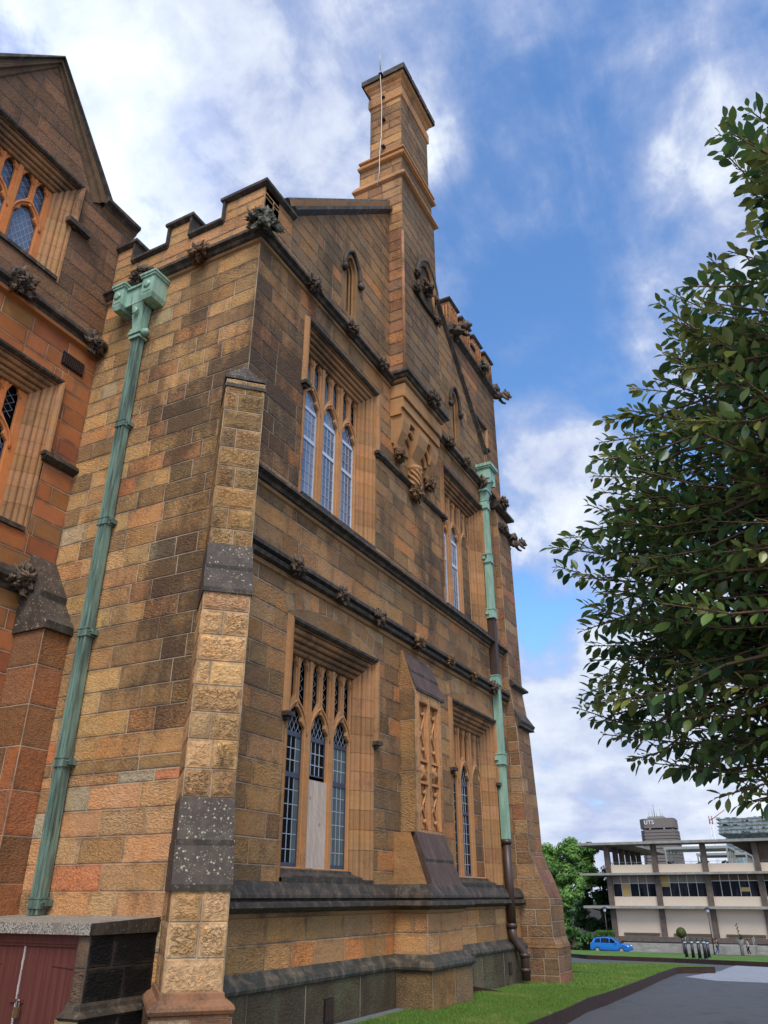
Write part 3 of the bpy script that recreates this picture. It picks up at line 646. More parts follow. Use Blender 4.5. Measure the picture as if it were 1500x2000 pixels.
def make_window(fr, uc, zb, zs, zt, zsill, label=None, hw=1.45, gl=-.36, lights=3, pitch=.755, lw=.61, frame='frame_blue', glass='glass_dark', zlabel=None, spring=4.06, mid=3.47,
                board=False, uplights=True, hood=True, tone=T_WIN, rows=None, parent=B, lattice='rect', curtain=False):
    Wd = MB()
    prof = []
    for i in range(31):
        t = i/30; s_ = abs(math.sin(PI*4*t))**.6*.045
        prof.append((.03+.37*t+s_*.63-.02*t, -.03-(abs(gl)-.11)*t+s_*.78))
    prof = [(-.02, .0), (-.02, .014), (.02, .014)]+prof
    rg = random.Random(int(uc*100+zb*10)); jt = [[(*[c*k_*rg.uniform(.96, 1.04) for c in T_JAMB[:3]], rg.uniform(.1, .42)) for k_ in [rg.uniform(.82, 1.12) for _ in range(24)]] for _ in range(2)]
    # jambs are coursed: cut each leg into stones by colour
    nz = max(3, int((zt-zb)/.36)); zc = [zb+(zt-.4-zb)*i/nz for i in range(nz+1)]; zc[0] = zsill-.08
    for side in (0, 1):
        for k in range(nz):
            rw = []
            for n, d in prof:
                u = uc-hw+n if side == 0 else uc+hw-n
                zz = zc[k+1]-.006 if k < nz-1 else zt-n
                rw.append((Wd.vert(fr.p(u, zc[k], d)), Wd.vert(fr.p(u, zz, d))))
            for j in range(len(prof)-1):
                q = [rw[j][0], rw[j][1], rw[j+1][1], rw[j+1][0]]
                Wd.addf(q[::-1] if side == 0 else q, 0, jt[side][k % 24])
    hd = (*T_JAMB[:3], .60); rw = []  # head tone holds painted soffit shade as well as brown stain
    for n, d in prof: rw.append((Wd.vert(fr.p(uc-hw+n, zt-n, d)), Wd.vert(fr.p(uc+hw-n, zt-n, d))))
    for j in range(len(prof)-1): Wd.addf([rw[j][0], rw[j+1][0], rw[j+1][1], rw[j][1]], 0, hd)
    w = Wd.build('window', [M['smooth'], M['dark']], parent)
    if label: w['label'] = label
    ihw = hw-.40; iz = zt-.36
    # tracery
    T = MB(); outer = [(uc-ihw-.02, zb-.02), (uc+ihw+.02, zb-.02), (uc+ihw+.02, iz+.02), (uc-ihw-.02, iz+.02)]
    cs = [uc+pitch*(i-(lights-1)/2) for i in range(lights)]
    loops = [outer]+[light_loop(c, lw, zb, spring) for c in cs]
    if uplights:
        zu = spring+lw*.80+.15; zh = iz-.20
        for c in cs:
            for s in (-1, 1):
                w2 = pitch*.345; cu_ = c+s*pitch*.225; ar = arch(cu_, w2, zh, .95, 9, cusp=.22)
                zl_, zr_ = (spring+lw*.42, zu) if s < 0 else (zu, spring+lw*.42)
                loops.append([(cu_-w2/2, zl_)]+ar+[(cu_+w2/2, zr_)])
    add_plate(T, fr, loops, gl+.045, .026, 0, tone, .012)
    for i in range(lights-1):      # mullions stand proud
        um = (cs[i]+cs[i+1])/2; bar(T, fr, um-.045, um+.045, zb-.05, iz, gl+.075, gl+.115, 0, tone)
    for c in cs:                    # rolls along the arches
        pts = [fr.p(x, y, gl+.09) for x, y in arch(c, lw+.09, spring, .86, 8)]
        T.tube(pts, .024, 6, 0, tone)
        if uplights: bar(T, fr, c-.028, c+.028, spring+lw*.72, iz, gl+.075, gl+.10, 0, tone)
    if uplights:
        for c in cs:
            for s in (-1, 1): T.tube([fr.p(x, y, gl+.085) for x, y in arch(c+s*pitch*.225, pitch*.34, zh, .95, 6)], .014, 5, 0, tone)
    T.build('tracery', M['smooth'], w, fix=True)
    for ci, c in enumerate(cs):
        S = MB(); f = .045; g0, g1 = gl-.03, gl+.02; x0, x1 = c-lw/2-.01, c+lw/2+.01
        bd = board and ci == 1
        zlo = mid if bd else zb
        if lattice == 'rect':
            for (a, b, z0, z1) in ((x0, x0+f, zlo, spring), (x1-f, x1, zlo, spring), (x0+f, x1-f, zlo, zlo+f+.03), (x0+f, x1-f, mid-.03, mid+.05), (x0+f, x1-f, spring-.03, spring+.05)):
                if not (bd and z1 < mid): bar(S, fr, a, b, z0, z1, g0, g1, 0)
            cols_ = 4; ch = (spring-mid)/3
            for q in range(1, cols_):
                u = x0+f+(x1-x0-2*f)*q/cols_; bar(S, fr, u-.0075, u+.0075, zlo+f, spring-.03, gl-.012, gl+.008, 1)
            n1 = 3; n2 = max(2, int(round((mid-zb)/ch*.92)))
            for q in range(1, n1): z = mid+.05+(spring-mid-.08)*q/n1; bar(S, fr, x0+f, x1-f, z-.0075, z+.0075, gl-.011, gl+.009, 1)
            if not bd:
                for q in range(1, n2): z = zb+f+(mid-zb-f)*q/n2; bar(S, fr, x0+f, x1-f, z-.006, z+.006, gl-.011, gl+.009, 1)
        # diamond leads in the arched heads (or everywhere)
        zl0, zl1 = (spring+.05, spring+lw*.75) if lattice == 'rect' else (zb, spring+lw*.75)
        st = .125
        k0 = int(-(x1-x0+zl1-zl0)/st)-2
        for sgn in (1, -1):
            for k in range(k0, -k0):
                # line u = c + sgn*(z-zl0)*.6 + k*st
                zz = [zl0, zl1]; uu = [c+sgn*(z-zl0)*.6+k*st for z in zz]
                lo_, hi_ = x0+.02, x1-.02
                t0, t1 = 0., 1.; du = uu[1]-uu[0]
                for lim, sg in ((lo_, 1), (hi_, -1)):
                    a_, b_ = sg*(uu[0]-lim), sg*(uu[1]-lim)
                    if a_ < 0 and b_ < 0: t0, t1 = 1, 0; break
                    if a_ < 0: t0 = max(t0, a_/(a_-b_))
                    if b_ < 0: t1 = min(t1, a_/(a_-b_))
                if t1-t0 < .05: continue
                S.tube([fr.p(uu[0]+du*t0, zl0+(zl1-zl0)*t0, gl), fr.p(uu[0]+du*t1, zl0+(zl1-zl0)*t1, gl)], .005, 3, 1, cap=False)
        S.build('sash', [M[frame], M['lead']], w)
        G = MB(); zz0 = mid if bd else zb
        G.face([fr.p(x0, zz0, gl), fr.p(x1, zz0, gl), fr.p(x1, spring+lw, gl), fr.p(x0, spring+lw, gl)], 0)
        G.build('pane', M[glass], w)
        if curtain and not bd:
            Cn = MB(); a, b = (x1-.20, x1) if ci < 2 else (x0+.02, x1); n = int((b-a)/.03)
            for q in range(n):
                u0_, u1_ = a+(b-a)*q/n, a+(b-a)*(q+1)/n; d0_, d1_ = (.012, -.012) if q % 2 else (-.012, .012)
                Cn.face([fr.p(u0_, zb, gl+.006+d0_*.2), fr.p(u1_, zb, gl+.006+d1_*.2), fr.p(u1_, spring, gl+.006+d1_*.2), fr.p(u0_, spring, gl+.006+d0_*.2)], 0)
            Cn.build('curtain', M['curtain'], w)
        if bd:
            Pb = MB(); bar(Pb, fr, c-lw/2+.005, c+lw/2-.005, zb-.01, mid-.02, gl+.0, gl+.075); o = Pb.build('plywood_board', M['ply'], w); o['label'] = 'bare plywood board filling the lower half of the middle light'
    if uplights:
        G = MB(); G.face([fr.p(uc-ihw, spring+lw*.3, gl-.035), fr.p(uc+ihw, spring+lw*.3, gl-.035), fr.p(uc+ihw, iz, gl-.035), fr.p(uc-ihw, iz, gl-.035)])
        for c in cs:
            for s in (-1, 1):
                for k in range(int((zh+.2-zu)/.17)):
                    z = zu+.0+k*.17; u = c+s*pitch*.225
                    for sg in (1, -1): G.tube([fr.p(u-sg*.1, z, gl), fr.p(u+sg*.1, z+.17, gl)], .0045, 3, 1, cap=False)
        G.build('pane', [M[glass], M['lead']], w)
    # sill
    S = MB(); a = hw+.02
    z0 = zsill
    pts = [(gl-.02, zb+.0), (gl+.14, zb-.02), (gl+.15, zb-.06), (-.09, (zb+z0)/2-.03), (-.085, (zb+z0)/2-.075), (.05, z0+.02), (.05, z0-.06), (0, z0-.06)]
    for i in range(len(pts)-1):
        ua = a-.06; ub = ua
        S.face([fr.p(uc-ua, pts[i][1], pts[i][0]), fr.p(uc-ub, pts[i+1][1], pts[i+1][0]), fr.p(uc+ub, pts[i+1][1], pts[i+1][0]), fr.p(uc+ua, pts[i][1], pts[i][0])], 0)
    S.build('sill', M['dark'], w)
    if hood:
        Hm = MB(); zl = zlabel if zlabel else zb+1
        usweep(Hm, fr, uc, hw+.02, zl, zt+.02, [(-.11, .010), (-.07, .055), (-.06, .095), (-.015, .09), (.02, .045), (.025, .012)], lambda j, i: 0 if i == 1 else 1, lambda j, i: (*T_JAMB[:3], .4))
        for s in (-1, 1):
            u = uc+s*(hw+.045); S2 = .07
            bar(Hm, fr, u-S2-.03, u+S2+.03, zl-.06, zl+.01, .01, .13, 0); bar(Hm, fr, u-S2*.7, u+S2*.7, zl-.12, zl-.062, .01, .08, 0)
        Hm.build('hood_mould', [M['dark'], M['smooth']], w)
    return w
FW = FX(0)
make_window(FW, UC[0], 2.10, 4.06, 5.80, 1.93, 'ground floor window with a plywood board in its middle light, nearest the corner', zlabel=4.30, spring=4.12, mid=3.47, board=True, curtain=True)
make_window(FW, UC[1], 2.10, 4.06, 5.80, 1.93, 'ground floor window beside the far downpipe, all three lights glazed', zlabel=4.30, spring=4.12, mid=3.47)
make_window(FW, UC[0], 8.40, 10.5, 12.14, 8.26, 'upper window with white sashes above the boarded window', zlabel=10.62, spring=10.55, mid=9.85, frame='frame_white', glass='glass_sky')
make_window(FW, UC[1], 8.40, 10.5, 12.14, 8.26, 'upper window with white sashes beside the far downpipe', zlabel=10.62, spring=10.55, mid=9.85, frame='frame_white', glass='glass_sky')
# relieving arches of wedge stones over the ground-floor windows
def relieving():
    F = FX(0)
    for uc in UC:
        mb = MB(); c0, half, rise_ = uc, 1.60, .30; zb_ = 5.93
        Rr = (half**2+rise_**2)/(2*rise_); zc = zb_+rise_-Rr; a0 = math.asin(half/Rr); n = 13; t = .31
        rg = random.Random(int(uc*7)); pal = P_F
        def pt(a, r): return (c0+r*math.sin(a), zc+r*math.cos(a))
        for i in range(n):
            a, b = -a0+2*a0*i/n, -a0+2*a0*(i+1)/n
            mb.face([F.p(*pt(a, Rr), .0115), F.p(*pt(b, Rr), .0115), F.p(*pt(b, Rr+t), .0115), F.p(*pt(a, Rr+t), .0115)], 1, (.4, .3, .2, .2))
            e = .011/Rr; q = [pt(a+e, Rr+.014), pt(b-e, Rr+.014), pt(b-e, Rr+t-.012), pt(a+e, Rr+t-.012)]
            mb.face([F.p(*p, .017) for p in q], 0, pal(uc, 6.2, rg), [(.02, .02), (.3, .02), (.3, .34), (.02, .34)], (.32, .36, 0))
        st = [pt(-a0+2*a0*i/24, Rr-.002) for i in range(25)]
        for i in range(24):     # plain filling under the arch
            k = 5.82; tone = (*P_F(uc, 6.0, random.Random(3+int(uc)+i//8))[:3], .3)
            mb.face([F.p(st[i][0], min(k, st[i][1]), .014), F.p(st[i+1][0], min(k, st[i+1][1]), .014), F.p(st[i+1][0], st[i+1][1], .014), F.p(st[i][0], st[i][1], .014)], 0, tone)
        mb.build('relieving_arch', WALLM, B)
relieving()

# ---------------------------------------- corner buttress, set diagonally
def diag_buttress():
    q = 2**-.5; root = MB(); W_ = .325; S0 = -.055
    Nn = Vector((q, -q, 0)); Uu = Vector((q, q, 0))
    def fr(d): return Fr(Nn*d+Uu*S0, Uu, Nn)
    def frR(w): return Fr(Uu*(S0+w), Vector((-q, q, 0)), Uu)
    def frL(w): return Fr(Uu*(S0-w), Vector((q, -q, 0)), -Uu)
    def stage(mb, d, w, z0, z1, pal, seed, mi=0, courses=None):
        ashlar(mb, fr(d), rect(-w, w, z0, z1), pal, seed=seed, wmin=.3, wmax=.64, courses=courses, mi=mi, jt=.006)
        ashlar(mb, frR(w), rect(-d, .3, z0, z1), pal, seed=seed+1, courses=courses, wmin=.5, wmax=1.4)
        ashlar(mb, frL(w), rect(-.3, d, z0, z1), pal, seed=seed+2, courses=courses, wmin=.5, wmax=1.4)
    MM = [M['vermic'], M['mortar'], M['stone']]
    stage(root, .46, W_*.95, 5.52, 9.25, P_BUTT_T, 50); stage(root, .70, W_*.98, 1.80, 5.52, P_BUTT, 53); stage(root, .98, W_, .72, 1.80, P_BUTT, 56, courses=[.72, 1.08, 1.44])
    b = root.build('buttress', MM, B); b['label'] = 'diagonal corner buttress with lichen spotted weathering slabs'
    def slab(name, d0, z0, d1, z1, w, n=2):
        mb = MB(); f = fr(0)
        for i in range(n):
            a, c = i/n, (i+1)/n; da, dc = d0+(d1-d0)*a, d0+(d1-d0)*c; za, zc = z0+(z1-z0)*a, z0+(z1-z0)*c; e = .02*(i+1)
            ww = w+.012*i+.012
            P = [f.p(-ww, zc-.07, -.1), f.p(ww, zc-.07, -.1), f.p(ww, zc-.07, dc+.035), f.p(-ww, zc-.07, dc+.035), f.p(-ww, za+.0, -.1), f.p(ww, za+.0, -.1), f.p(ww, za, da+.01+.012*i), f.p(-ww, za, da+.01+.012*i)]
            # front: vertical lip then slope
            lip = zc-.005
            A = [f.p(-ww, zc-.07, dc+.035), f.p(ww, zc-.07, dc+.035), f.p(ww, lip, dc+.035), f.p(-ww, lip, dc+.035), f.p(ww, za, da+.01), f.p(-ww, za, da+.01)]
            mb.face([A[0], A[1], A[2], A[3]], 1); mb.face([A[3], A[2], A[4], A[5]], 0)
            mb.face([f.p(ww, zc-.07, dc+.035), f.p(ww, zc-.07, -.2), f.p(ww, za, -.2), A[4], A[2]], 0); mb.face([f.p(-ww, zc-.07, -.2), f.p(-ww, zc-.07, dc+.035), A[3], A[5], f.p(-ww, za, -.2)], 0)
            mb.face([f.p(-ww, zc-.07, -.2), f.p(ww, zc-.07, -.2), f.p(ww, zc-.07, dc+.035), f.p(-ww, zc-.07, dc+.035)], 1)
        mb.build(name, [M['lichen'], M['dark']], b)
    slab('weathering', .46, 6.33, .70, 5.56, W_*.98); slab('weathering', .70, 2.80, .98, 1.83, W_)
    # top weathering runs up to the corner in a V
    mb = MB(); f = fr(0); w = W_*.95+.02
    for i, (z0, z1, d0, d1) in enumerate(((9.62, 9.44, .22, .33), (9.44, 9.16, .30, .49))):
        A = [f.p(-w, z1-.06, d1), f.p(w, z1-.06, d1), f.p(w, z1, d1), f.p(-w, z1, d1)]; mb.face(A, 1)
        for s in (-1, 1):
            P = [f.p(0, z0+.22, .06), f.p(s*w, z0+.10, -.1), f.p(s*w, z1, d1), f.p(0, z1, d1)]
            mb.face(P if s < 0 else P[::-1], 0)
            e = [f.p(s*w, z1-.06, -.2), f.p(s*w, z1-.06, d1), f.p(s*w, z1, d1), f.p(s*w, z0+.10, -.2)]
            mb.face(e if s > 0 else e[::-1], 0)
        mb.face([f.p(-w, z1-.06, -.2), f.p(w, z1-.06, -.2), f.p(w, z1-.06, d1), f.p(-w, z1-.06, d1)], 1)
    mb.build('weathering', [M['lichen'], M['dark']], b)
    # base mould and plinth
    mb = MB(); w = W_
    def cor(d, w): return [tuple((Nn*a+Uu*(S0+c))[:2]) for a, c in ((-.4, -w), (d, -w), (d, w), (-.4, w))]
    tn = (*[c*GA for c in lin((122, 88, 64))], .40)
    mb.sweep(cor(.98, w), [(0, .77), (.025, .75), (.03, .715), (.035, .69), (.09, .67), (.13, .635), (.14, .60), (.12, .565), (.09, .55), (.09, .53)], 0, [tn]*9)
    mb.build('plinth_moulding', [M['smooth']], b)
    mb = MB(); pal = palette([(120, 84, 60), (104, 74, 54), (132, 110, 80)], [10, 10, 8], lambda u, z: .38, GA)
    stage(mb, 1.10, w+.11, -.3, .53, pal, 60, 2, [-.3, .53])
    c = cor(1.11, w+.12); mb.face([(*p, .528) for p in c], 2, tn)
    mb.build('plinth', MM, b)
diag_buttress()

# ---------------------------------------- middle buttress with panelled niche
def mid_buttress():
    y0, y1 = 5.74, 7.02; d = .36; mb = MB()
    ashlar(mb, FY(y0), [(0, 1.85), (d, 1.85), (d, 5.5), (.09, 6.35), (0, 6.35)], P_F, seed=70, wmin=.3, wmax=.5, courses=[2.75, 3.9, 4.9, 5.5], rise=.006)
    ashlar(mb, FYp(y1), [(-d, 1.85), (0, 1.85), (0, 6.35), (-.09, 6.35), (-d, 5.5)], P_F, seed=72)
    ashlar(mb, FX(d), rect(y0, y1, 2.74, 5.55), P_CLEAN, [(y0+.17, y0+.60, 2.86, 5.28), (y0+.70, y0+1.13, 2.86, 5.28)], seed=73, courses=[3.9])
    # lower stage
    abox(mb, 0, .68, 5.42, 6.98, .78, 1.46, P_CLEAN, 'XyY', 74, courses=[1.12]); 
    b = mb.build('buttress', WALLM, B); b['label'] = 'middle buttress with two tall carved panels and brown weathering slabs'
    mb = MB(); abox(mb, 0, .80, 5.30, 7.10, -.3, .56, palette([(120, 96, 66), (150, 112, 66), (100, 74, 56)], [10, 10, 10], lambda u, z: .5, GA*.9), 'XyY', 77, courses=[-.3, .56], wmin=.7, wmax=1.0, rise=.004)
    mb.build('plinth', WALLM, b)
    # side slope between the stages
    mb = MB(); tri = [(d, 2.78), (d-.001, 1.88), (.68, 1.88)]
    for y, f in ((5.44, 1), (6.96, -1)):
        P = [(.0, y, 1.88), (.68, y, 1.88), (d, y, 2.78), (.0, y, 2.78)]; mb.face(P if f > 0 else P[::-1], 1, (*P_F(5, 2, random.Random(1))[:3], .35))
    mb.face([(0, 5.44, 2.78), (d, 5.44, 2.78), (d, 6.96, 2.78), (0, 6.96, 2.78)], 1, T_TAN)
    mb.build('shoulder', [M['dark'], M['stone']], b, fix=True)
    def slab(d0, z0, d1, z1, ya, yb):
        mb = MB()
        for i in range(2):
            a, c = i/2, (i+1)/2; da, dc = d0+(d1-d0)*a+.012, d0+(d1-d0)*c+.035; za, zc = z0+(z1-z0)*a, z0+(z1-z0)*c; e = .012*i
            s = [(-.1, za), (da, za), (dc, zc), (dc, zc-.06), (-.1, zc-.06)]
            for y, fl in ((ya-e, 1), (yb+e, 0)):
                P = [(x, y, z) for x, z in s]; mb.face(P[::-1] if fl else P, 0)
            for k in range(4): mb.face([(s[k][0], ya-e, s[k][1]), (s[k+1][0], ya-e, s[k+1][1]), (s[k+1][0], yb+e, s[k+1][1]), (s[k][0], yb+e, s[k][1])], 1 if k >= 2 else 0)
        mb.build('weathering', [M['slab'], M['dark']], b, fix=True)
    slab(.08, 6.32, .36, 5.55, y0+.02, y1+.14); slab(.36, 2.80, .70, 1.86, 5.62, 6.98)
    # carved panels
    mb = MB(); F = FX(d)
    for ua in (y0+.17, y0+.70):
        uw = .43
        mb.face([F.p(ua, 2.86, -.10), F.p(ua+uw, 2.86, -.10), F.p(ua+uw, 5.28, -.10), F.p(ua, 5.28, -.10)], 0, T_WIN)
        for (a, z0, c, z1) in ((ua, 2.86, ua, 5.28), (ua+uw, 5.28, ua+uw, 2.86), (ua+uw, 2.86, ua, 2.86), (ua, 5.28, ua+uw, 5.28)):
            mb.face([F.p(a, z0, .01), F.p(a, z0, -.10), F.p(c, z1, -.10), F.p(c, z1, .01)][::-1], 0, T_WIN2)
        bar(mb, F, ua, ua+uw, 4.12, 4.17, -.095, -.02, 0, T_WIN2); bar(mb, F, ua, ua+uw, 3.70, 3.75, -.095, -.02, 0, T_WIN2)
        for z0, z1 in ((4.17, 5.28), (2.86, 3.70)):
            for s in (1, -1):
                pts = [(ua+uw/2+s*uw/2*math.cos(PI*t), z0+(z1-z0)*t) for t in [i/8 for i in range(9)]]
                mb.tube([F.p(x, z, -.07) for x, z in pts], .022, 5, 0, T_WIN2)
            for s in (0, 1): mb.tube([F.p(ua+.03+s*(uw-.06), z0, -.08), F.p(ua+.03+s*(uw-.06), z1, -.08)], .02, 5, 0, T_WIN2)
            for t in (.18, .82):
                for s in (1, -1): mb.blob(F.p(ua+uw/2+s*.10, z0+(z1-z0)*t, -.075), .045, int(ua*10+t*9), .4, 2, 2, 0, T_WIN)
        mb.blob(F.p(ua+uw/2, 3.93, -.07), .15, int(ua*10), .5, 3, 3, 0, T_WIN, (.5, 1.05, 1.05))
    mb.build('carved_panel', M['smooth'], b)
mid_buttress()

def boss_mesh(seed, r, mat):
    mb = MB(); rg = random.Random(seed)
    mb.blob((0, 0, 0), r*.66, seed, .8, 3.6, 4, stretch=(.75, 1, 1))
    for k in range(16):
        a = k*2*PI/8+rg.uniform(-.3, .3); q = r*(rg.uniform(.62, .85) if k < 8 else rg.uniform(.2, .5)); rm = Matrix.Rotation(a, 3, 'X') @ Matrix.Rotation(rg.uniform(-.7, .7), 3, 'Z')
        mb.blob((r*(rg.uniform(.0, .3) if k < 8 else rg.uniform(.35, .6)), q*math.cos(a), q*math.sin(a)), r*rg.uniform(.20, .32), seed+k, .9, 3.4, 3, stretch=(.55, 1.35, .7), rot=rm)
    o = mb.build('carved_boss', mat); me = o.data; bpy.data.objects.remove(o); return me
BOSS = [boss_mesh(3, .20, M['carved']), boss_mesh(9, .19, M['carved']), boss_mesh(17, .20, M['carved2']), boss_mesh(23, .17, M['carved2'])]
BOSS.append(boss_mesh(31, .22, mk_dark('mossy_carved_stone', .8, (.040, .038, .028), (.20, .20, .12), 11.)))
def boss(p, k, rz=0, s=1.0, parent=B):
    o = bpy.data.objects.new('carved_boss', BOSS[k]); COL.objects.link(o); attach(o, parent)
    o.location = Vector(p)-world_loc(parent); o.rotation_euler = (random.Random(int(p[1]*31+p[2])).uniform(-3, 3), 0, rz); o.scale = (s, s, s); return o
# ---------------------------------------- chimney breast corbelled out over the wall, and the stack
def chimney():
    mb = MB(); y0, y1 = BR
    nich = [(6.02, 7.0, 16.3, 17.6)]
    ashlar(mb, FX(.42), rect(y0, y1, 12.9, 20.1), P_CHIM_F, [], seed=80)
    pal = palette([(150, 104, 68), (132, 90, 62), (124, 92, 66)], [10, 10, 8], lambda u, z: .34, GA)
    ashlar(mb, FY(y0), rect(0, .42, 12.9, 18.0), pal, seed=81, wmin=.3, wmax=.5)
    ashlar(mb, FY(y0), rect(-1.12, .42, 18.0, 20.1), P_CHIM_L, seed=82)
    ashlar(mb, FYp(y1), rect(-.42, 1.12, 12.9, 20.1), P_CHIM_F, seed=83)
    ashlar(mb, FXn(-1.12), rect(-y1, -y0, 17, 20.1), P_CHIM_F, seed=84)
    for d in (.04,):      # rounded arris
        mb.tube([(.40, y0+.03, 13.1), (.40, y0+.03, 17.9)], .045, 8, 0, (*[c*GA for c in lin((146, 104, 72))], .35))
    ch = mb.build('chimney', [M['stone'], M['mortar2']], B)
    def ring(x0, x1, a, b, prof, mi=1):
        mb = MB(); mb.sweep([(x0, a), (x1, a), (x1, b), (x0, b)], prof, mi, [(*[c*GA for c in lin((150, 108, 70))], .36)]*(len(prof)-1), closed=True); mb.build('band', [M['smooth'], M['stone']], ch)
    ring(-1.02, .40, 5.42, 7.50, [(0, 20.32), (.05, 20.28), (.14, 20.10), (.15, 20.03), (.09, 19.98), (.02, 19.95)])
    ring(-.90, .385, 5.44, 7.46, [(-.06, 21.38), (.0, 21.36), (.10, 21.26), (.10, 21.20), (.03, 21.17), (.06, 21.12), (.13, 21.0), (.12, 20.94), (.06, 20.90), (0, 20.88)])
    ring(-.68, .37, 5.47, 7.36, [(-.02, 24.02), (.05, 24.0), (.055, 23.62), (.0, 23.56)])
    ring(-.68, .37, 5.47, 7.36, [(.10, 24.62), (.16, 24.58), (.14, 24.46), (.06, 24.36), (.05, 24.30), (.0, 24.2)])
    mb = MB()
    abox(mb, -1.0, .39, 5.43, 7.48, 20.1, 21.0, P_CHIM_L, 'yxY', 85, False); ashlar(mb, FX(.39), rect(5.43, 7.48, 20.1, 21.0), P_CHIM_F, seed=86)
    abox(mb, -.68, .37, 5.47, 7.36, 21.0, 24.5, P_CHIM_L, 'yxY', 87, False); ashlar(mb, FX(.37), rect(5.47, 7.36, 21.0, 24.5), P_CHIM_F, seed=88)
    mb.build('stack', [M['stone'], M['mortar2']], ch)
    mb = MB()   # projecting cap in separate lengths with gaps between them
    def capseg(x0, x1, a, b):
        P = [(x0, a, 24.58), (x1, a, 24.58), (x1, b, 24.58), (x0, b, 24.58), (x0, a, 24.80), (x1, a, 24.80), (x1, b, 24.80), (x0, b, 24.80)]; mb.hexa(P, 0)
    ya, yb = 5.25, 7.58; xa, xb = -.90, .59
    for a, b in ((ya, 5.86), (5.91, 6.42), (6.47, 6.98), (7.03, yb)): capseg(.1, xb, a, b)
    capseg(xa, -.18, ya, 5.7); capseg(-.13, .099, ya, 5.7); capseg(xa, .09, 7.0, yb); capseg(xa, -.3, 5.71, 6.99)
    mb.build('cap', M['dark'], ch)
    # blind arched panel with foliage on the breast
    F = FX(.42); mb = MB()
    c = 6.68; w = 1.0; zs = 16.95
    V = [(c-w/2, 16.35)]+arch(c, w, zs, .8, 8)+[(c+w/2, 16.35)]
    mb.face([F.p(u, z, .016) for u, z in V], 0, (*P_CHIM_F(0, 17, random.Random(2))[:3], .75))
    for k, (o, dd) in enumerate(((.0, .05), (.07, .08), (.15, .13))): mb.tube([F.p(u, z, .03+dd*.6) for u, z in arch(c, w+o*2, zs-.05*k, .8, 8)], .04+.012*k, 6, 1 if k == 2 else 0, T_TAN)
    for s in (-1, 1): mb.tube([F.p(c+s*w/2, 16.35, .05), F.p(c+s*w/2, zs, .05)], .04, 6, 0, T_TAN)
    mb.build('blind_arch', [M['smooth'], M['dark']], ch)
    for k, (u, z, r) in enumerate(((c-.62, 16.92, .16), (c+.62, 16.92, .16), (c-.70, 16.32, .17), (c+.72, 16.22, .17), (c, 16.85, .28))):
        boss(F.p(u, z, .08), k % 2, 0, r/.23, ch)
    mb = MB(); mb.tube([F.p(c-.70+1.4*t, 16.28-.10*math.sin(PI*t), .06) for t in [i/10 for i in range(11)]], .05, 6); mb.build('carved_ledge', M['dark'], ch)
    # corbel table below
    mb = MB(); tc = lambda: (*[c_*GA for c_ in lin((146, 110, 74))], .34)
    for z0, z1, d, m in ((12.52, 12.86, .42, 0), (12.20, 12.50, .36, 0), (12.02, 12.20, .30, 0)):
        mb.box((0, y0+.02*(z0 < 12.5), z0), (d, y1-.02*(z0 < 12.5), z1), 0, tc(), 'x')
    mb.box((0, y0-.0, 12.505), (.385, y1, 12.515), 0, tc(), 'x'); mb.tube([(.40, y0, 12.50), (.40, y1, 12.50)], .03, 6, 0, tc())
    mb.box((0, y0+.06, 11.3), (.05, y1-.06, 12.02), 0, tc(), 'x')
    cp = mb.build('corbel', M['smooth'], ch)
    def bracket(u, z0, hw, dep):
        mb = MB(); prof = [(dep, 12.02), (dep*.97, 11.86), (dep*.80, 11.62), (dep*.52, 11.42), (dep*.34, 11.30), (dep*.30, z0)]
        for i in range(len(prof)-1):
            (a, za), (b, zb) = prof[i], prof[i+1]; wa, wb = hw*(1-.10*i), hw*(1-.10*(i+1))
            mb.hexa([(0, u-wb, zb), (b, u-wb, zb), (b, u+wb, zb), (0, u+wb, zb), (0, u-wa, za), (a, u-wa, za), (a, u+wa, za), (0, u+wa, za)], 0, tc())
        return mb
    for u in (5.62, 7.28):
        mb = bracket(u, 11.20, .20, .34); mb.build('bracket', M['smooth'], ch)
        boss((.14, u, 11.02), 2, 0, .95, ch)
    mb = bracket(6.45, 10.9, .30, .40)
    mb.lathe([(.16, 11.12), (.20, 11.08), (.20, 11.02), (.15, 10.98), (.15, 10.62), (.10, 10.5)], (.12, 6.45, -.0), 10, 0, tc())
    for k in range(7): mb.tube([(.12+.16*math.cos(a), 6.45+.16*math.sin(a), 10.98-.42*t) for t, a in [(j/8, k*.9+2.4*j/8) for j in range(9)]], .03, 5, 0, tc())
    mb.build('bracket', M['smooth'], ch)
    boss((.14, 6.5, 10.40), 2, 0, 1.1, ch)
    # little arches between the brackets
    mb = MB()
    for c2, w2 in ((6.04, .52), (6.88, .50)):
        mb.tube([(.10, u, z) for u, z in arch(c2, w2, 11.42, .7, 8)], .06, 6, 0, tc()); mb.tube([(.20, u, z) for u, z in arch(c2, w2*1.1, 11.5, .7, 8)], .05, 6, 0, tc())
    mb.build('corbel', M['smooth'], ch)
chimney()
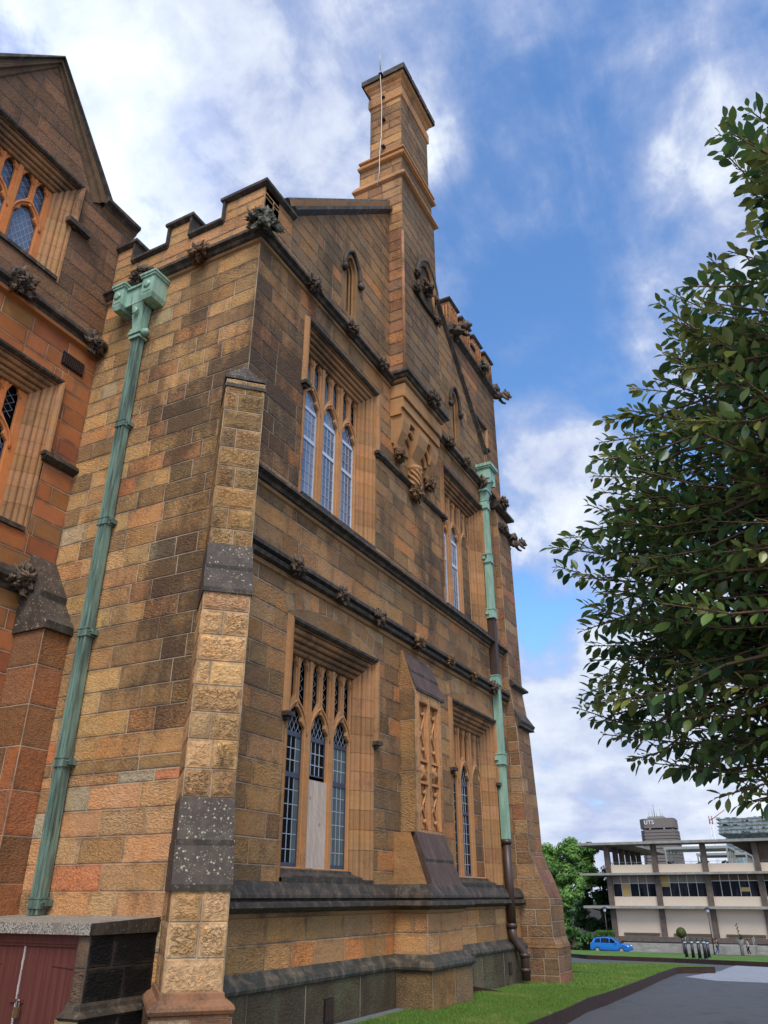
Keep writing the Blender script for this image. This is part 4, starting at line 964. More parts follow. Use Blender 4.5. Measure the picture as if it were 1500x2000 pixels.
def slits():
    for c in (3.38, 9.60):
        F = FX(0); mb = MB(); zb, zs, w = 13.55, 15.15, .46
        prof = []
        rowsl = []
        outl = [(c-.42, 13.5)]+[(c-.42, 15.52), (c+.42, 15.52)]+[(c+.42, 13.5)]
        loops = [[(c-.42, 13.5), (c+.42, 13.5), (c+.42, 15.55), (c-.42, 15.55)], [(c-w/2, zb+.05)]+arch(c, w, zs-.2, .95, 8)+[(c+w/2, zb+.05)]]
        add_plate(mb, F, loops, -.05, .06, 0, (*P_GABLE(c, 15, random.Random(4))[:3], .45), .0)
        for k in range(4):
            ww = w+.06-.07*k; d = -.02-.07*k
            a = [(c-ww/2, zb)]+arch(c, ww, zs-.2, .95, 8)+[(c+ww/2, zb)]
            mb.tube([F.p(u, z, d) for u, z in a], .035, 6, 0, T_TAN, False)
        ww = w-.2; a = [(c-ww/2, zb)]+arch(c, ww, zs-.2, .95, 8)+[(c+ww/2, zb)]; mb.face([F.p(u, z, -.26) for u, z in a], 0, (*T_TAN[:3], .3))
        # long splayed sill
        mb.face([F.p(c-w/2-.05, zb, -.26), F.p(c-w/2-.05, 13.3, .012), F.p(c+w/2+.05, 13.3, .012), F.p(c+w/2+.05, zb, -.26)], 0, (*T_TAN[:3], .3))
        o = mb.build('lancet_recess', [M['smooth'], M['dark']], B, fix=True)
        mb = MB(); mb.tube([F.p(u, z, .05) for u, z in [(c-.36, zs-.35)]+arch(c, .72, zs-.22, .92, 8)+[(c+.36, zs-.35)]], .05, 6); 
        for s in (-1, 1): mb.blob(F.p(c+s*.38, zs-.42, .07), .09, int(c*3)+s, .4, 2.5, 2)
        mb.build('hood_mould', M['dark'], o)
slits()

# ---------------------------------------- carved bosses and beasts along the strings
for y, k in ((1.6, 0), (3.2, 1), (4.66, 1), (8.66, 0), (9.9, 1), (11.2, 0)): boss((.17, y, 13.02), k, 0, 1.0)
for y, k in ((1.57, 0), (3.10, 1), (4.56, 0), (6.38, 2), (8.15, 3), (9.64, 3), (11.12, 1)): boss((.15, y, 6.70), k, 0, .92)
boss((-1.35, -.16, 13.02), 2, -PI/2, 1.2); boss((-2.86, -.14, 13.10), 0, -PI/2, 1.2)
boss((.60, 6.65, 13.10), 1, 0, 1.25)
def beast_mesh(mat, wings=True):
    mb = MB()
    mb.blob((.18, 0, 0), .20, 5, .25, 2, 3, stretch=(1.5, .75, .85)); mb.blob((.55, 0, .06), .15, 8, .3, 2.5, 3, stretch=(1.1, .9, 1))
    mb.blob((.70, 0, -.01), .08, 9, .3, 2.5, 2, stretch=(1.3, .8, .7)); 
    for s in (-1, 1):
        mb.blob((.52, s*.08, .20), .05, 11, .3, 2, 2, stretch=(.8, .6, 1.5))
        mb.tube([(.35, s*.13, -.08), (.48, s*.15, -.20), (.60, s*.13, -.24)], [.065, .05, .035], 6)
        if wings:
            for k in range(5): mb.tube([(.25, s*.13, .12), (.10-.05*k, s*(.22+.02*k), .30-.05*k), (-.08-.04*k, s*.24, .22-.08*k)], [.05, .045, .02], 5)
        mb.tube([(.05, s*.14, -.02), (.0, s*.17, -.16), (.12, s*.16, -.24)], [.08, .06, .04], 6)
    o = mb.build('gargoyle', mat); me = o.data; bpy.data.objects.remove(o); return me
BEAST = [beast_mesh(M['carved'])]
def beast(p, rz, k=0, s=1.0):
    o = bpy.data.objects.new('gargoyle', BEAST[k]); COL.objects.link(o); attach(o, B); o.location = Vector(p)-world_loc(B); o.rotation_euler = (0, 0, rz); o.scale = (s, s, s); return o
_o = boss((.10, -.10, 13.16), 4, -PI/4, 1.45); _o['label'] = 'large mossy carved head on the near corner of the cornice'

# ---------------------------------------- right-hand buttress and the tower behind
def right_end():
    y0, y1 = FE+.0, 13.52; mb = MB()
    prof = [(.90, -.3), (.90, .62), (.82, .80), (.80, 1.66), (.38, 2.75), (.36, 3.85), (.30, 5.5), (.27, 6.2), (.18, 6.95), (.16, 12.4), (.05, 12.75)]
    def side(f, flip, seed):
        for i in range(len(prof)-1):
            (a, z0), (b, z1) = prof[i], prof[i+1]
            pl = [(-.3, z0), (a, z0), (b, z1), (-.3, z1)]
            if flip: pl = [(-x, z) for x, z in pl][::-1]
            ashlar(mb, f, pl, P_TOWLOW, seed=seed+i, wmin=.3, wmax=.6, rise=.008)
    side(FY(y0), False, 100); side(FYp(y1), True, 130)
    for i in range(len(prof)-1):
        (a, z0), (b, z1) = prof[i], prof[i+1]; d = Vector((b-a, 0, z1-z0)); L = d.length
        f = Fr((a, 0, z0), (0, 1, 0), (d.z, 0, -d.x)); 
        # sloped fronts: parametrise z along the slope
        class S(Fr):
            pass
        ff = S((a, 0, z0), (0, 1, 0), (d.z, 0, -d.x)); ff.w = d/L
        ff.p = (lambda u, z, dd=0., f_=ff: tuple(f_.o+f_.u*u+f_.w*z+f_.n*dd))
        ashlar(mb, ff, rect(y0, y1, 0, L), P_TOWLOW if abs(b-a) < .1 else palette([(118, 84, 64), (110, 78, 58)], [1, 1], lambda u, z: .5, GA), seed=150+i, courses=[k*.35 for k in range(1, 30)])
    b = mb.build('buttress', WALLM, B); b['label'] = 'stepped buttress at the far end beyond the second downpipe'
    mb = MB()
    mb.sweep([(0, y0), (.90, y0), (.90, y1), (0, y1)], [(-.1, .82), (-.07, .80), (-.05, .72), (.0, .66), (.02, .58), (0, .55)], 0, [T_TAN]*5)
    mb.build('plinth_moulding', M['stone'], b)
    mb = MB(); mb.sweep([(0, FE), (0, FE-.3)], [(0, 6.9), (.1, 6.8), (0, 6.5)], 0)
    for z, d in ((7.12, .17), (12.05, .16)):
        mb = MB(); mb.sweep([(d, y0), (d, y1), (-.3, y1)], [(0, z+.10), (.05, z+.09), (.15, z), (.15, z-.05), (.04, z-.10), (0, z-.12)], 0); mb.build('string_course', DKS, b)
    mb = MB(); mb.sweep([(.05, y0-.15), (.05, y1), (-.3, y1)], [(-.1, 13.10), (.10, 12.98), (.24, 12.78), (.24, 12.70), (.12, 12.64), (.0, 12.62)], 0); mb.build('string_course', DKS, b)
    mb = MB(); mb.sweep([(.30, y0), (.30, y1), (0, y1)], [(-.15, 6.55), (.10, 6.12), (.14, 6.06), (.10, 5.98), (.12, 5.92), (0, 5.9)], 0)
    mb.build('string_course', DKS, b)
    boss((.26, 12.6, 12.05), 0, 0, .9); boss((.28, 12.75, 12.95), 1, 0, 1.2); beast((.18, 13.5, 11.92), .9, 0, .8)
    # tower
    mb = MB(); tx, ty0, ty1 = -.30, 10.35, 14.35
    ashlar(mb, FX(tx), rect(ty0, ty1, 0, 18.35), P_TOWER, [(12.0, 13.0, 14.6, 16.1)], seed=160)
    ashlar(mb, FY(ty0), rect(-4.3, tx, 13, 18.35), P_TOWER, seed=161); ashlar(mb, FYp(ty1), rect(-tx, 4.3, 0, 18.35), P_TOWER, seed=162); ashlar(mb, FXn(-4.3), rect(-ty1, -ty0, 13, 18.35), P_TOWER, seed=163)
    t = mb.build('tower', WALLM, B)
    mb = MB(); mb.sweep([(-4.3, ty0), (tx, ty0), (tx, ty1), (-4.3, ty1)], [(0, 18.52), (.08, 18.48), (.17, 18.36), (.17, 18.28), (.08, 18.22), (0, 18.16)], 0, closed=True); mb.build('string_course', DKS, t)
    mb = MB(); pal = palette([(140, 94, 62), (128, 86, 58), (150, 104, 68)], [1, 1, 1], lambda u, z: .36, GA)
    ashlar(mb, FX(tx), rect(ty0, ty1, 18.40, 19.05), pal, seed=165); ashlar(mb, FY(ty0), rect(-4.3, tx, 18.40, 19.05), pal, seed=166); ashlar(mb, FYp(ty1), rect(-tx, 4.3, 18.4, 19.05), pal, seed=167)
    cm = MB()
    for i in range(4):
        a = ty0+i*1.10; b2 = a+.70
        abox(mb, tx-.35, tx, a, b2, 19.05, 19.68, pal, 'XyYx', 170+i, courses=[20])
        cm.sweep([(tx-.35, a), (tx, a), (tx, b2), (tx-.35, b2)], [(-.1, 19.86), (.06, 19.80), (.09, 19.72), (.05, 19.66), (0, 19.64)], 0, closed=True); cm.face([(tx-.35, a, 19.84), (tx, a, 19.84), (tx, b2, 19.84), (tx-.35, b2, 19.84)])
        F = FX(tx)
        for q in range(3): mb.tube([F.p(u, z, .02) for u, z in [(a+.08+.18*q, 18.6)]+arch(a+.17+.18*q, .17, 19.35, .9, 6)+[(a+.26+.18*q, 18.6)]], .025, 5, 0, (*pal(0, 0, random.Random(2))[:3], .4))
        if i < 3: cm.box((tx-.35, b2, 19.04), (tx+.08, a+1.10, 19.14), 0)
        if i == 0:
            for q in range(3): mb.tube([(tx-.30+.1*q*1., ty0-.02, 18.6), (tx-.30+.1*q, ty0-.02, 19.5)], .022, 5, 0, (*pal(0, 0, random.Random(2))[:3], .4))
    abox(mb, -4.3, -3.6, ty0, ty0+.35, 19.05, 19.68, pal, 'XyYx', 180, courses=[20]); abox(mb, -2.6, -1.9, ty0, ty0+.35, 19.05, 19.68, pal, 'XyYx', 181, courses=[20])
    mb.box((-4.2, ty0+.1, 17.9), (-.4, ty1-.1, 18.3), 1)
    mb.build('battlement', WALLM, t); cm.build('coping', DKS, t)
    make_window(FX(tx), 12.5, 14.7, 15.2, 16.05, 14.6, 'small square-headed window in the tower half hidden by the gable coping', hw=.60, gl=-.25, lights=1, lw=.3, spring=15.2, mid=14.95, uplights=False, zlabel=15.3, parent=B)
    beast((tx+.0, 10.5, 18.35), -.2, 0, 1.0); boss((tx+.17, 12.9, 18.5), 4, 0, 1.2); beast((tx-.05, 14.4, 18.40), .75, 0, 1.0)
right_end()

# ---------------------------------------- the left-hand wing
def wing():
    F = FX(-3.9); mb = MB(); uc = -2.42
    HL = [(uc-1.72, uc+1.72, 7.35, 10.35)]; HU = [(uc-1.17, uc+1.17, 12.55, 14.98)]
    ashlar(mb, F, rect(-8, -.0, -.3, 11.65), P_M, HL, seed=200, wmin=.45, wmax=1.2, rise=.006)
    mb.build('wall', [M['smooth'], M['mortar']], B); mb = MB()
    ashlar(mb, F, rect(-8, -.0, 11.65, 15.1), P_MTOP, HU, seed=201, wmin=.45, wmax=1.2, rise=.006)
    ashlar(mb, F, [(uc-1.72, 15.1), (uc+1.72, 15.1), (uc, 17.55)], P_MTOP, seed=202, rise=.006)
    ashlar(mb, F, rect(.0, .30, 14.2, 15.1), P_MTOP, seed=203, rise=.006); ashlar(mb, FYp(.30), rect(3.9, 4.6, 14.2, 15.1), P_MTOP, seed=204)
    w = mb.build('wall', [M['stone'], M['mortar2']], B)
    mb = MB()
    cb = MB(); cb.box((-9, -8, 0), (-4.5, -.02, 14.9), 0, skip='z'); cb.build('inner_core', M['soffit'], B)
    # dormer gable coping + eaves coping
    prof = [(-.5, .0), (-.5, .30), (.08, .27), (.16, .22), (.17, .14), (.10, .10), (.09, .02), (.12, -.02), (.11, -.08), (.05, -.11), (.04, -.24), (.02, -.27), (0, -.28)]
    for s in (-1, 1):
        a = Vector((-3.9, uc+s*1.74, 15.12)); b = Vector((-3.9, uc, 17.60)); d = (b-a).normalized(); nn = Vector((0, s*abs(d.z), abs(d.y)))
        A_ = [a+nn*h+Vector((x, 0, 0)) for x, h in prof]; B_ = [b+nn*h+Vector((x, 0, 0)) for x, h in prof]; B_ = [Vector((p.x, uc, p.z+.0)) for p in B_]
        for i in range(len(prof)-1): mb.face([A_[i], A_[i+1], B_[i+1], B_[i]], 0 if i < 5 else 1, (*P_MTOP(0, 16, random.Random(2))[:3], .6))
    pe = [(-.3, 15.42), (.10, 15.34), (.19, 15.26), (.19, 15.18), (.10, 15.12), (.06, 15.05), (.0, 15.0)]
    mb.sweep([(-3.9, uc+1.76), (-3.9, .30)], pe, [0]*5+[1], [(*T_TAN[:3], .5)]*6); mb.sweep([(-3.9, -8), (-3.9, uc-1.76)], pe, [0]*5+[1], [(*T_TAN[:3], .5)]*6)
    mb.build('coping', DKS, B, fix=True)
    mb = MB(); mb.sweep([(-3.9, -8), (-3.9, -.0)], [(0, 11.85), (.10, 11.80), (.17, 11.70), (.17, 11.64), (.08, 11.60), (.07, 11.52), (.11, 11.48), (.10, 11.42), (.02, 11.38), (0, 11.36)], [0]*5+[1]*4, [(*lin((150, 96, 56)), .3)]*9)
    mb.build('string_course', DKS, B)
    mb = MB(); mb.sweep([(-3.9, -8), (-3.9, -.45)], [(0, 6.62), (.10, 6.58), (.17, 6.46), (.17, 6.38), (.06, 6.30), (.03, 6.22), (0, 6.2)], 0); mb.build('string_course', DKS, B)
    boss((-3.78, -.22, 11.58), 0, 0, 1.25); boss((-3.76, -2.05, 11.72), 1, 0, 1.5); boss((-3.78, -.66, 6.42), 1, 0, 1.5)
    # windows
    def wide(zb, zt, hw, spring, name, zl, n=2, mid=0, glass='glass_dark', lat='diamond', pit=.92, lw=.62):
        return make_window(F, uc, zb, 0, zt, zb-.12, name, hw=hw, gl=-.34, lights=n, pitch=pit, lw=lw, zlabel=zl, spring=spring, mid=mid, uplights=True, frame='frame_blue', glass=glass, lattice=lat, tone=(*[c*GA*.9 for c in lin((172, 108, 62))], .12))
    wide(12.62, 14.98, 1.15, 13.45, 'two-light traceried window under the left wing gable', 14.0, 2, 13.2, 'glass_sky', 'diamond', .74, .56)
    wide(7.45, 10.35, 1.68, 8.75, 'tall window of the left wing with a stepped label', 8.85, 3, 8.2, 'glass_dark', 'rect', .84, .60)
    mb = MB(); mb.sweep([(-3.9, uc+1.66), (-3.9, .0)], [(0, 8.92), (.12, 8.86), (.14, 8.78), (.05, 8.72), (0, 8.70)], 0); mb.build('string_course', DKS, B)
    mb = MB(); mb.box((-3.89, -1.42, 13.92), (-3.76, -.85, 14.04), 0); mb.build('label_stop', DKS, B)
    # grille
    mb = MB(); bar(mb, F, -.80, -.28, 10.80, 11.10, .012, .03, 0)
    for k in range(11):
        u = -.77+k*.046; bar(mb, F, u, u+.012, 10.83, 11.07, .031, .05, 1)
    for k in range(6):
        z = 10.83+k*.046; bar(mb, F, -.77, -.31, z, z+.012, .032, .048, 1)
    mb.build('air_vent', [M['black'], M['iron']], B)
    # corner buttress of the wing
    mb = MB(); pal = palette([(150, 92, 56), (140, 88, 54), (128, 86, 54), (116, 82, 56)], [10, 8, 8, 6], lambda u, z: .28, GA*.95)
    ashlar(mb, FX(-3.2), rect(-.52, 0, -.3, 5.6), pal, seed=210, courses=[k*.62 for k in range(1, 12)], wmin=.6, wmax=.7, rise=.006)
    ashlar(mb, FY(-.52), [(-3.9, -.3), (-3.2, -.3), (-3.2, 5.6), (-3.48, 6.05), (-3.9, 6.75)], pal, seed=211, courses=[k*.62 for k in range(1, 12)], wmin=.6, wmax=.9, rise=.006)
    b = mb.build('buttress', WALLM, B); b['label'] = 'reddish buttress in the corner where the left wing meets the end wall'
    mb = MB()
    for (x0, z0, x1, z1, e) in ((-3.88, 6.95, -3.42, 6.22, .0), (-3.46, 6.16, -3.12, 5.66, .03)):
        ya, yb = -.54-e, -.0; s = [(-3.9, z0), (x0, z0), (x1, z1), (x1, z1-.13), (-3.9, z1-.13)]
        P = [(x, ya, z) for x, z in s]; mb.face(P, 0)
        for k in range(1, 4): mb.face([(s[k][0], ya, s[k][1]), (s[k+1][0], ya, s[k+1][1]), (s[k+1][0], yb, s[k+1][1]), (s[k][0], yb, s[k][1])], 0 if k < 2 else 1)
    mb.build('weathering', [M['lichen'], M['dark']], b, fix=True)
    r = MB(); r.face([(-4.4, -8, 15.2), (-4.4, .6, 15.2), (-9, .6, 19), (-9, -8, 19)]); r.face([(-4.3, uc-1.6, 15.2), (-4.3, uc, 17.5), (-9, uc, 17.5)]); r.face([(-4.3, uc+1.6, 15.2), (-9, uc, 17.5), (-4.3, uc, 17.5)])
    r.build('roof', M['slab'], B)
wing()
def vents():
    for y, z, h in ((3.04, .20, .30), (11.1, .22, .24)):
        mb = MB(); F = FX(.125); w = .13 if h > .25 else .09
        bar(mb, F, y-w, y+w, z-h/2, z+h/2, .002, .022, 0)
        for k in range(6): u = y-w+.03+k*(2*w-.06)/5; bar(mb, F, u-.008, u+.008, z-h/2+.02, z+h/2-.02, .0225, .034, 1)
        mb.build('air_vent', [M['black'], M['iron']], B)
vents()

# ------------------------------------------------------------------ downpipes
def left_pipe():
    x = -2.69; t = empty('downpipe', (x, -.15, 1.46), 'long green copper downpipe with wide box hopper on the end wall', 'downpipe', 'copper downpipes on the sandstone walls')
    mb = MB(); z0, z1 = 1.47, 11.40; w, d0, d1 = .088, -.05, -.18
    for a, b, c, d in ((x-w, x+w, d1, d0), (x-w-.006, x-w+.035, d1-.018, d1), (x-.02, x+.02, d1-.018, d1), (x+w-.035, x+w+.006, d1-.018, d1)): mb.box((a, c, z0), (b, d, z1))
    mb.build('pipe', M['copper_dark'], t)
    for z in (9.44, 7.46, 5.49, 3.49, 1.62):
        mb = MB(); mb.box((x-.105, -.205, z-.05), (x+.105, -.03, z+.05)); mb.box((x-.115, -.215, z+.05), (x+.115, -.03, z+.07)); mb.box((x-.115, -.215, z-.07), (x+.115, -.03, z-.05)); mb.box((x+.105, -.14, z-.04), (x+.165, -.02, z+.04)); mb.tube([(x+.14, -.15, z), (x+.14, -.20, z)], .015, 6)
        mb.build('bracket', M['copper_dark'], t)
    h = MB()
    h.hexa([(x-.105, -.21, 11.55), (x+.105, -.21, 11.55), (x+.105, -.04, 11.55), (x-.105, -.04, 11.55), (x-.15, -.28, 12.20), (x+.15, -.28, 12.20), (x+.15, -.04, 12.20), (x-.15, -.04, 12.20)])
    for z, e in ((11.40, .03), (11.50, .045), (11.58, .03)): h.box((x-.11-e, -.21-e, z-.03), (x+.11+e, -.03, z+.03))
    h.blob((x+.19, -.14, 11.5), .085, 2, .5, 2.5, 2); h.blob((x, -.32, 11.98), .07, 4, .5, 3, 2, stretch=(1, .4, 1.3))
    h.build('funnel', M['copper'], t)
    h = MB(); xa, xb = -3.26, -2.26
    h.box((xa, -.28, 12.22), (xb, -.02, 12.62)); h.box((xa-.02, -.32, 12.62), (xb+.02, -.02, 12.67))
    for a, b in ((xa-.03, xa+.23), (xb-.28, xb+.03)):
        h.hexa([(a+.04, -.36, 12.14), (b-.04, -.36, 12.14), (b-.04, -.02, 12.14), (a+.04, -.02, 12.14), (a, -.39, 12.24), (b, -.39, 12.24), (b, -.015, 12.24), (a, -.015, 12.24)])
        h.box((a, -.39, 12.24), (b, -.015, 12.66)); h.box((a-.03, -.42, 12.66), (b+.03, -.014, 12.71)); h.box((a-.05, -.44, 12.71), (b+.05, -.013, 12.76))
        h.box((a+.05, -.400, 12.29), (b-.05, -.390, 12.61)); h.blob(((a+b)/2, -.41, 12.45), .07, 3, .5, 2.5, 2, stretch=(1, .35, 1.2))
    h.build('hopper_head', M['copper'], t)
left_pipe()
def right_pipe():
    y = 11.42; t = empty('downpipe', (.13, y, .0), 'far downpipe of the long wall, green above and brown iron at its foot', 'downpipe', 'copper downpipes on the sandstone walls')
    def seg(z0, z1, m, nm='pipe', w=.09, fl=True):
        mb = MB(); mb.box((.03, y-w, z0), (.20, y+w, z1))
        if fl:
            for a in (-w, -.02, w-.03): mb.box((.20, y+a, z0), (.218, y+a+.035, z1))
        mb.build(nm, M[m], t)
    seg(8.85, 12.45, 'copper'); seg(7.05, 8.80, 'iron'); seg(2.98, 7.0, 'copper')
    for z, m in ((12.30, 'copper'), (10.55, 'copper'), (8.86, 'copper'), (6.96, 'copper'), (4.90, 'copper')):
        mb = MB(); mb.box((.02, y-.125, z-.11), (.235, y+.125, z+.11)); mb.box((.02, y-.14, z+.11), (.25, y+.14, z+.14)); mb.box((.02, y-.14, z-.14), (.25, y+.14, z-.11)); mb.box((.02, y-.19, z-.04), (.10, y-.125, z+.04)); mb.build('bracket', M[m], t)
    mb = MB(); mb.tube([(.13, y, 2.98), (.13, y, 1.05)], .105, 14); 
    for z in (2.92, 1.08): mb.tube([(.13, y, z-.05), (.13, y, z+.05)], .125, 14)
    mb.tube([(.13, y, 1.05), (.13, y+.01, .86), (.20, y+.06, .70), (.30, y+.13, .58), (.34, y+.16, .44), (.34, y+.16, -.05)], .105, 14)
    for z in (.46, .16): mb.tube([(.34, y+.16, z-.04), (.34, y+.16, z+.04)], .125, 14)
    mb.build('pipe', M['iron'], t)['label'] = 'round brown iron foot with an elbow'
    h = MB(); h.hexa([(.03, y-.09, 12.45), (.21, y-.09, 12.45), (.21, y+.09, 12.45), (.03, y+.09, 12.45), (.03, y-.20, 13.10), (.36, y-.20, 13.10), (.36, y+.20, 13.10), (.03, y+.20, 13.10)])
    h.box((.02, y-.24, 13.10), (.42, y+.24, 13.45)); h.box((.01, y-.29, 13.45), (.48, y+.29, 13.50)); h.box((.02, y-.32, 13.50), (.51, y+.32, 13.60)); h.box((.02, y-.22, 12.72), (.30, y+.22, 12.78))
    for s in (-1, 1): h.box((.05, y+s*.17-.04, 12.95), (.44, y+s*.17+.04, 13.42))
    h.build('hopper_head', M['copper'], t)
right_pipe()
def rod():
    t = empty('lightning_rod', (-.25, 5.30, 19.8), 'thin pale lightning rod strapped up the chimney side', 'lightning rod')
    mb = MB(); mb.tube([(-.30, 5.24, 19.85), (-.27, 5.29, 20.5), (-.25, 5.27, 21.2), (-.22, 5.31, 22), (-.20, 5.30, 23.2), (-.20, 5.25, 24.1), (-.20, 5.20, 24.5), (-.20, 5.20, 24.9)], .013, 6); mb.tube([(-.20, 5.20, 24.85), (-.22, 5.20, 26.3)], [.022, .008], 6)
    mb.build('rod', M['steel'], t)
    for z in (21.6, 22.8, 23.8, 24.7):
        mb = MB(); mb.box((-.25, 5.33 if z < 24.2 else 5.16, z-.02), (-.14, 5.47, z+.02)); mb.build('clip', M['iron'], t)
rod()
# ------------------------------------------------------------------ cellar entrance
def cellar():
    x0, x1, y0 = -3.9, -.60, -1.10; t = empty('cellar_entrance', (-2.2, -.55, 0), 'low stone cellar entrance with blackened side and maroon boarded doors', 'cellar entrance')
    mb = MB(); ashlar(mb, FX(x1), rect(y0+.0, 0, .62, 1.30), P_BLACK, seed=220, courses=[.96], wmin=.5, wmax=.7, rise=.012)
    ashlar(mb, FX(x1+.10), rect(y0-.10, 0, -.3, .48), P_BLACK, seed=221, courses=[-.3, .5])
    pj = palette([(104, 88, 70), (92, 76, 60)], [1, 1], lambda u, z: .4, GA)
    ashlar(mb, FY(y0), rect(-.78, x1, .62, 1.30), pj, seed=222, courses=[.96]); ashlar(mb, FY(y0-.10), rect(-.86, x1+.10, -.3, .48), palette([(150, 124, 88)], [1], lambda u, z: .3, GA), seed=223, courses=[-.3, .5])
    w = mb.build('wall', [M['stone'], M['mortar2']], t)
    mb = MB(); tn = (*[c*GA for c in lin((120, 100, 76))], .42)
    mb.sweep([(-.80, y0), (x1, y0), (x1, 0)], [(0, .64), (.02, .62), (.04, .60), (.05, .56), (.12, .52), (.14, .50), (.11, .47), (.10, .47)], 0); mb.build('plinth_moulding', M['dark'], t)
    mb = MB(); P = [(x0, y0-.06, 1.30), (x1+.04, y0-.06, 1.30), (x1+.04, -.0, 1.30), (x0, -.0, 1.30), (x0, y0-.06, 1.42), (x1+.04, y0-.06, 1.42), (x1+.04, -.0, 1.47), (x0, -.0, 1.47)]
    mb.hexa(P); mb.face([(x1+.043, y0-.06, 1.302), (x1+.043, 0, 1.302), (x1+.043, 0, 1.468), (x1+.043, y0-.06, 1.42)], 1)
    mb.build('coping', [M['coping'], M['dark']], t)
    mb = MB(); mb.box((x0, y0+.02, 1.20), (-.78, y0+.10, 1.30)); mb.box((x0, y0+.035, 1.17), (-.80, y0+.08, 1.20)); mb.box((-.83, y0+.03, .0), (-.78, y0+.10, 1.20)); mb.build('door_frame', M['door'], t)
    xm = -1.70
    for a, b, nm in ((xm-.72, xm-.006, 'l'), (xm+.006, -.835, 'r')):
        mb = MB(); n = 7
        for k in range(n):
            u0, u1 = a+(b-a)*k/n, a+(b-a)*(k+1)/n; mb.box((u0+.002, y0+.055, -.05), (u1-.002, y0+.09, 1.168))
        mb.box((a, y0+.062, -.05), (b, y0+.095, 1.167)); d = mb.build('door', M['door'], t)
        h = MB()
        hx = b if nm == 'r' else a; s = -1 if nm == 'r' else 1
        for z in (.98, .2): h.hexa([(hx, y0+.045, z-.03), (hx+s*.36, y0+.045, z-.008), (hx+s*.36, y0+.054, z-.008), (hx, y0+.054, z-.03), (hx, y0+.045, z+.03), (hx+s*.36, y0+.045, z+.008), (hx+s*.36, y0+.054, z+.008), (hx, y0+.054, z+.03)])
        h.tube([(hx, y0+.045, .93), (hx, y0+.045, 1.03)], .014, 6); h.build('hinge', M['door'], d, fix=True)
    mb = MB(); rg = random.Random(5); z = 1.165
    while z > 0: mb.box((xm-.010+rg.uniform(-.004, .003), y0+.044, z-.05), (xm+.010+rg.uniform(-.004, .004), y0+.0545, z)); z -= .05
    mb.build('sealant_strip', M['white_seal'], t)
    mb = MB(); mb.box((xm-.09, y0+.036, .585), (xm+.13, y0+.0535, .62)); mb.tube([(xm+.09, y0+.03, .60), (xm+.09, y0+.0, .61), (xm+.12, y0+.0, .60)], .010, 6); mb.build('hasp', M['door'], t)
    p = empty('padlock', (xm+.09, y0+.0, .50), 'small brass padlock hanging on the maroon cellar doors', 'padlock')
    mb = MB(); mb.box((xm+.055, y0-.012, .44), (xm+.125, y0+.025, .545)); mb.build('lock_body', M['brass'], p)
    mb = MB(); mb.tube([(xm+.07, y0+.006, .54)]+[(xm+.09+.022*math.cos(a), y0+.006, .59+.03*math.sin(a)) for a in [PI-PI*k/6 for k in range(7)]]+[(xm+.112, y0+.006, .54)], .008, 6); mb.build('shackle', M['steel'], p)
cellar()

# ------------------------------------------------------------------ ground, road, lawns
def zt(y):
    if y < 8: return 0.
    if y < 35: return -(y-8)/27.
    if y < 117: return -1-.048*(y-35)
    return -4.94
def strip_mesh(poly, off, step=1.0):
    """polygon draped on the terrain: cut into rows along y"""
    mb = MB(); ys = sorted(set([min(p[1] for p in poly), max(p[1] for p in poly), 8., 35., 117.]+[p[1] for p in poly]))
    lo, hi = min(p[1] for p in poly), max(p[1] for p in poly); ys = [y for y in ys if lo <= y <= hi]
    full = []
    for a, b in zip(ys, ys[1:]):
        n = max(1, int((b-a)/step)); full += [a+(b-a)*i/n for i in range(n)]
    full.append(ys[-1])
    return full
def drape(name, poly, off, mat, step=2., kind='structure'):
    if area(poly) < 0: poly = poly[::-1]
    mb = MB(); bm = bmesh.new(); vs = [bm.verts.new((p[0], p[1], 0)) for p in poly]; bm.faces.new(vs); bmesh.ops.triangulate(bm, faces=bm.faces)
    ys = strip_mesh(poly, off, step)
    for y in ys[1:-1]:
        bmesh.ops.bisect_plane(bm, geom=bm.verts[:]+bm.edges[:]+bm.faces[:], plane_co=(0, y, 0), plane_no=(0, 1, 0))
    for v in bm.verts: v.co.z = zt(v.co.y)+off
    me = bpy.data.meshes.new(name); bm.to_mesh(me); bm.free(); me.materials.append(mat)
    o = bpy.data.objects.new(name, me); COL.objects.link(o)
    return tag(o, kind=kind)
drape('ground', [(-900, -60), (900, -60), (900, 1500), (-900, 1500)], -.45, M['soil'], 8.)
drape('road', [(-40, -30), (40, -30), (40, 112), (-40, 112)], -.20, M['asphalt'], 3.)
drape('cobble_paving', [(1.95, 23.8), (3.2, 21.9), (4.7, 22.0), (14, 22.5), (14, 58), (2.2, 58), (1.5, 51.5), (2.36, 30.2)], -.196, M['cobble'], 2.)
LAWN = [(.9, -6), (2.55, -6), (2.66, 4.73), (2.68, 6.6), (2.53, 10.0), (2.12, 15.4), (1.66, 20.9), (1.32, 25.9), (1.45, 26.6), (2.45, 27.8), (2.2, 28.0), (.0, 30.0), (-2.2, 27.6), (-4.2, 25.0), (-3.5, 22.0), (-.6, 18.6), (-.2, 14.0), (.45, 9.3), (.42, 7.6), (.86, 7.2), (.86, 5.25), (.36, 5.2), (.36, 3.3)]
lawn = drape('lawn', LAWN, 0.0, M['lawn'], 1.)
drape('flagstones', [(.05, -1.), (.9, -6), (1.2, -6), (1.1, 2.), (.38, 3.4), (.38, 5.35), (.1, 5.35)], .004, M['paving'], 1.)
drape('flagstones', [(.08, 7.05), (.9, 7.0), (.5, 9.3), (.1, 12.)], -.03, M['paving'], 1.)
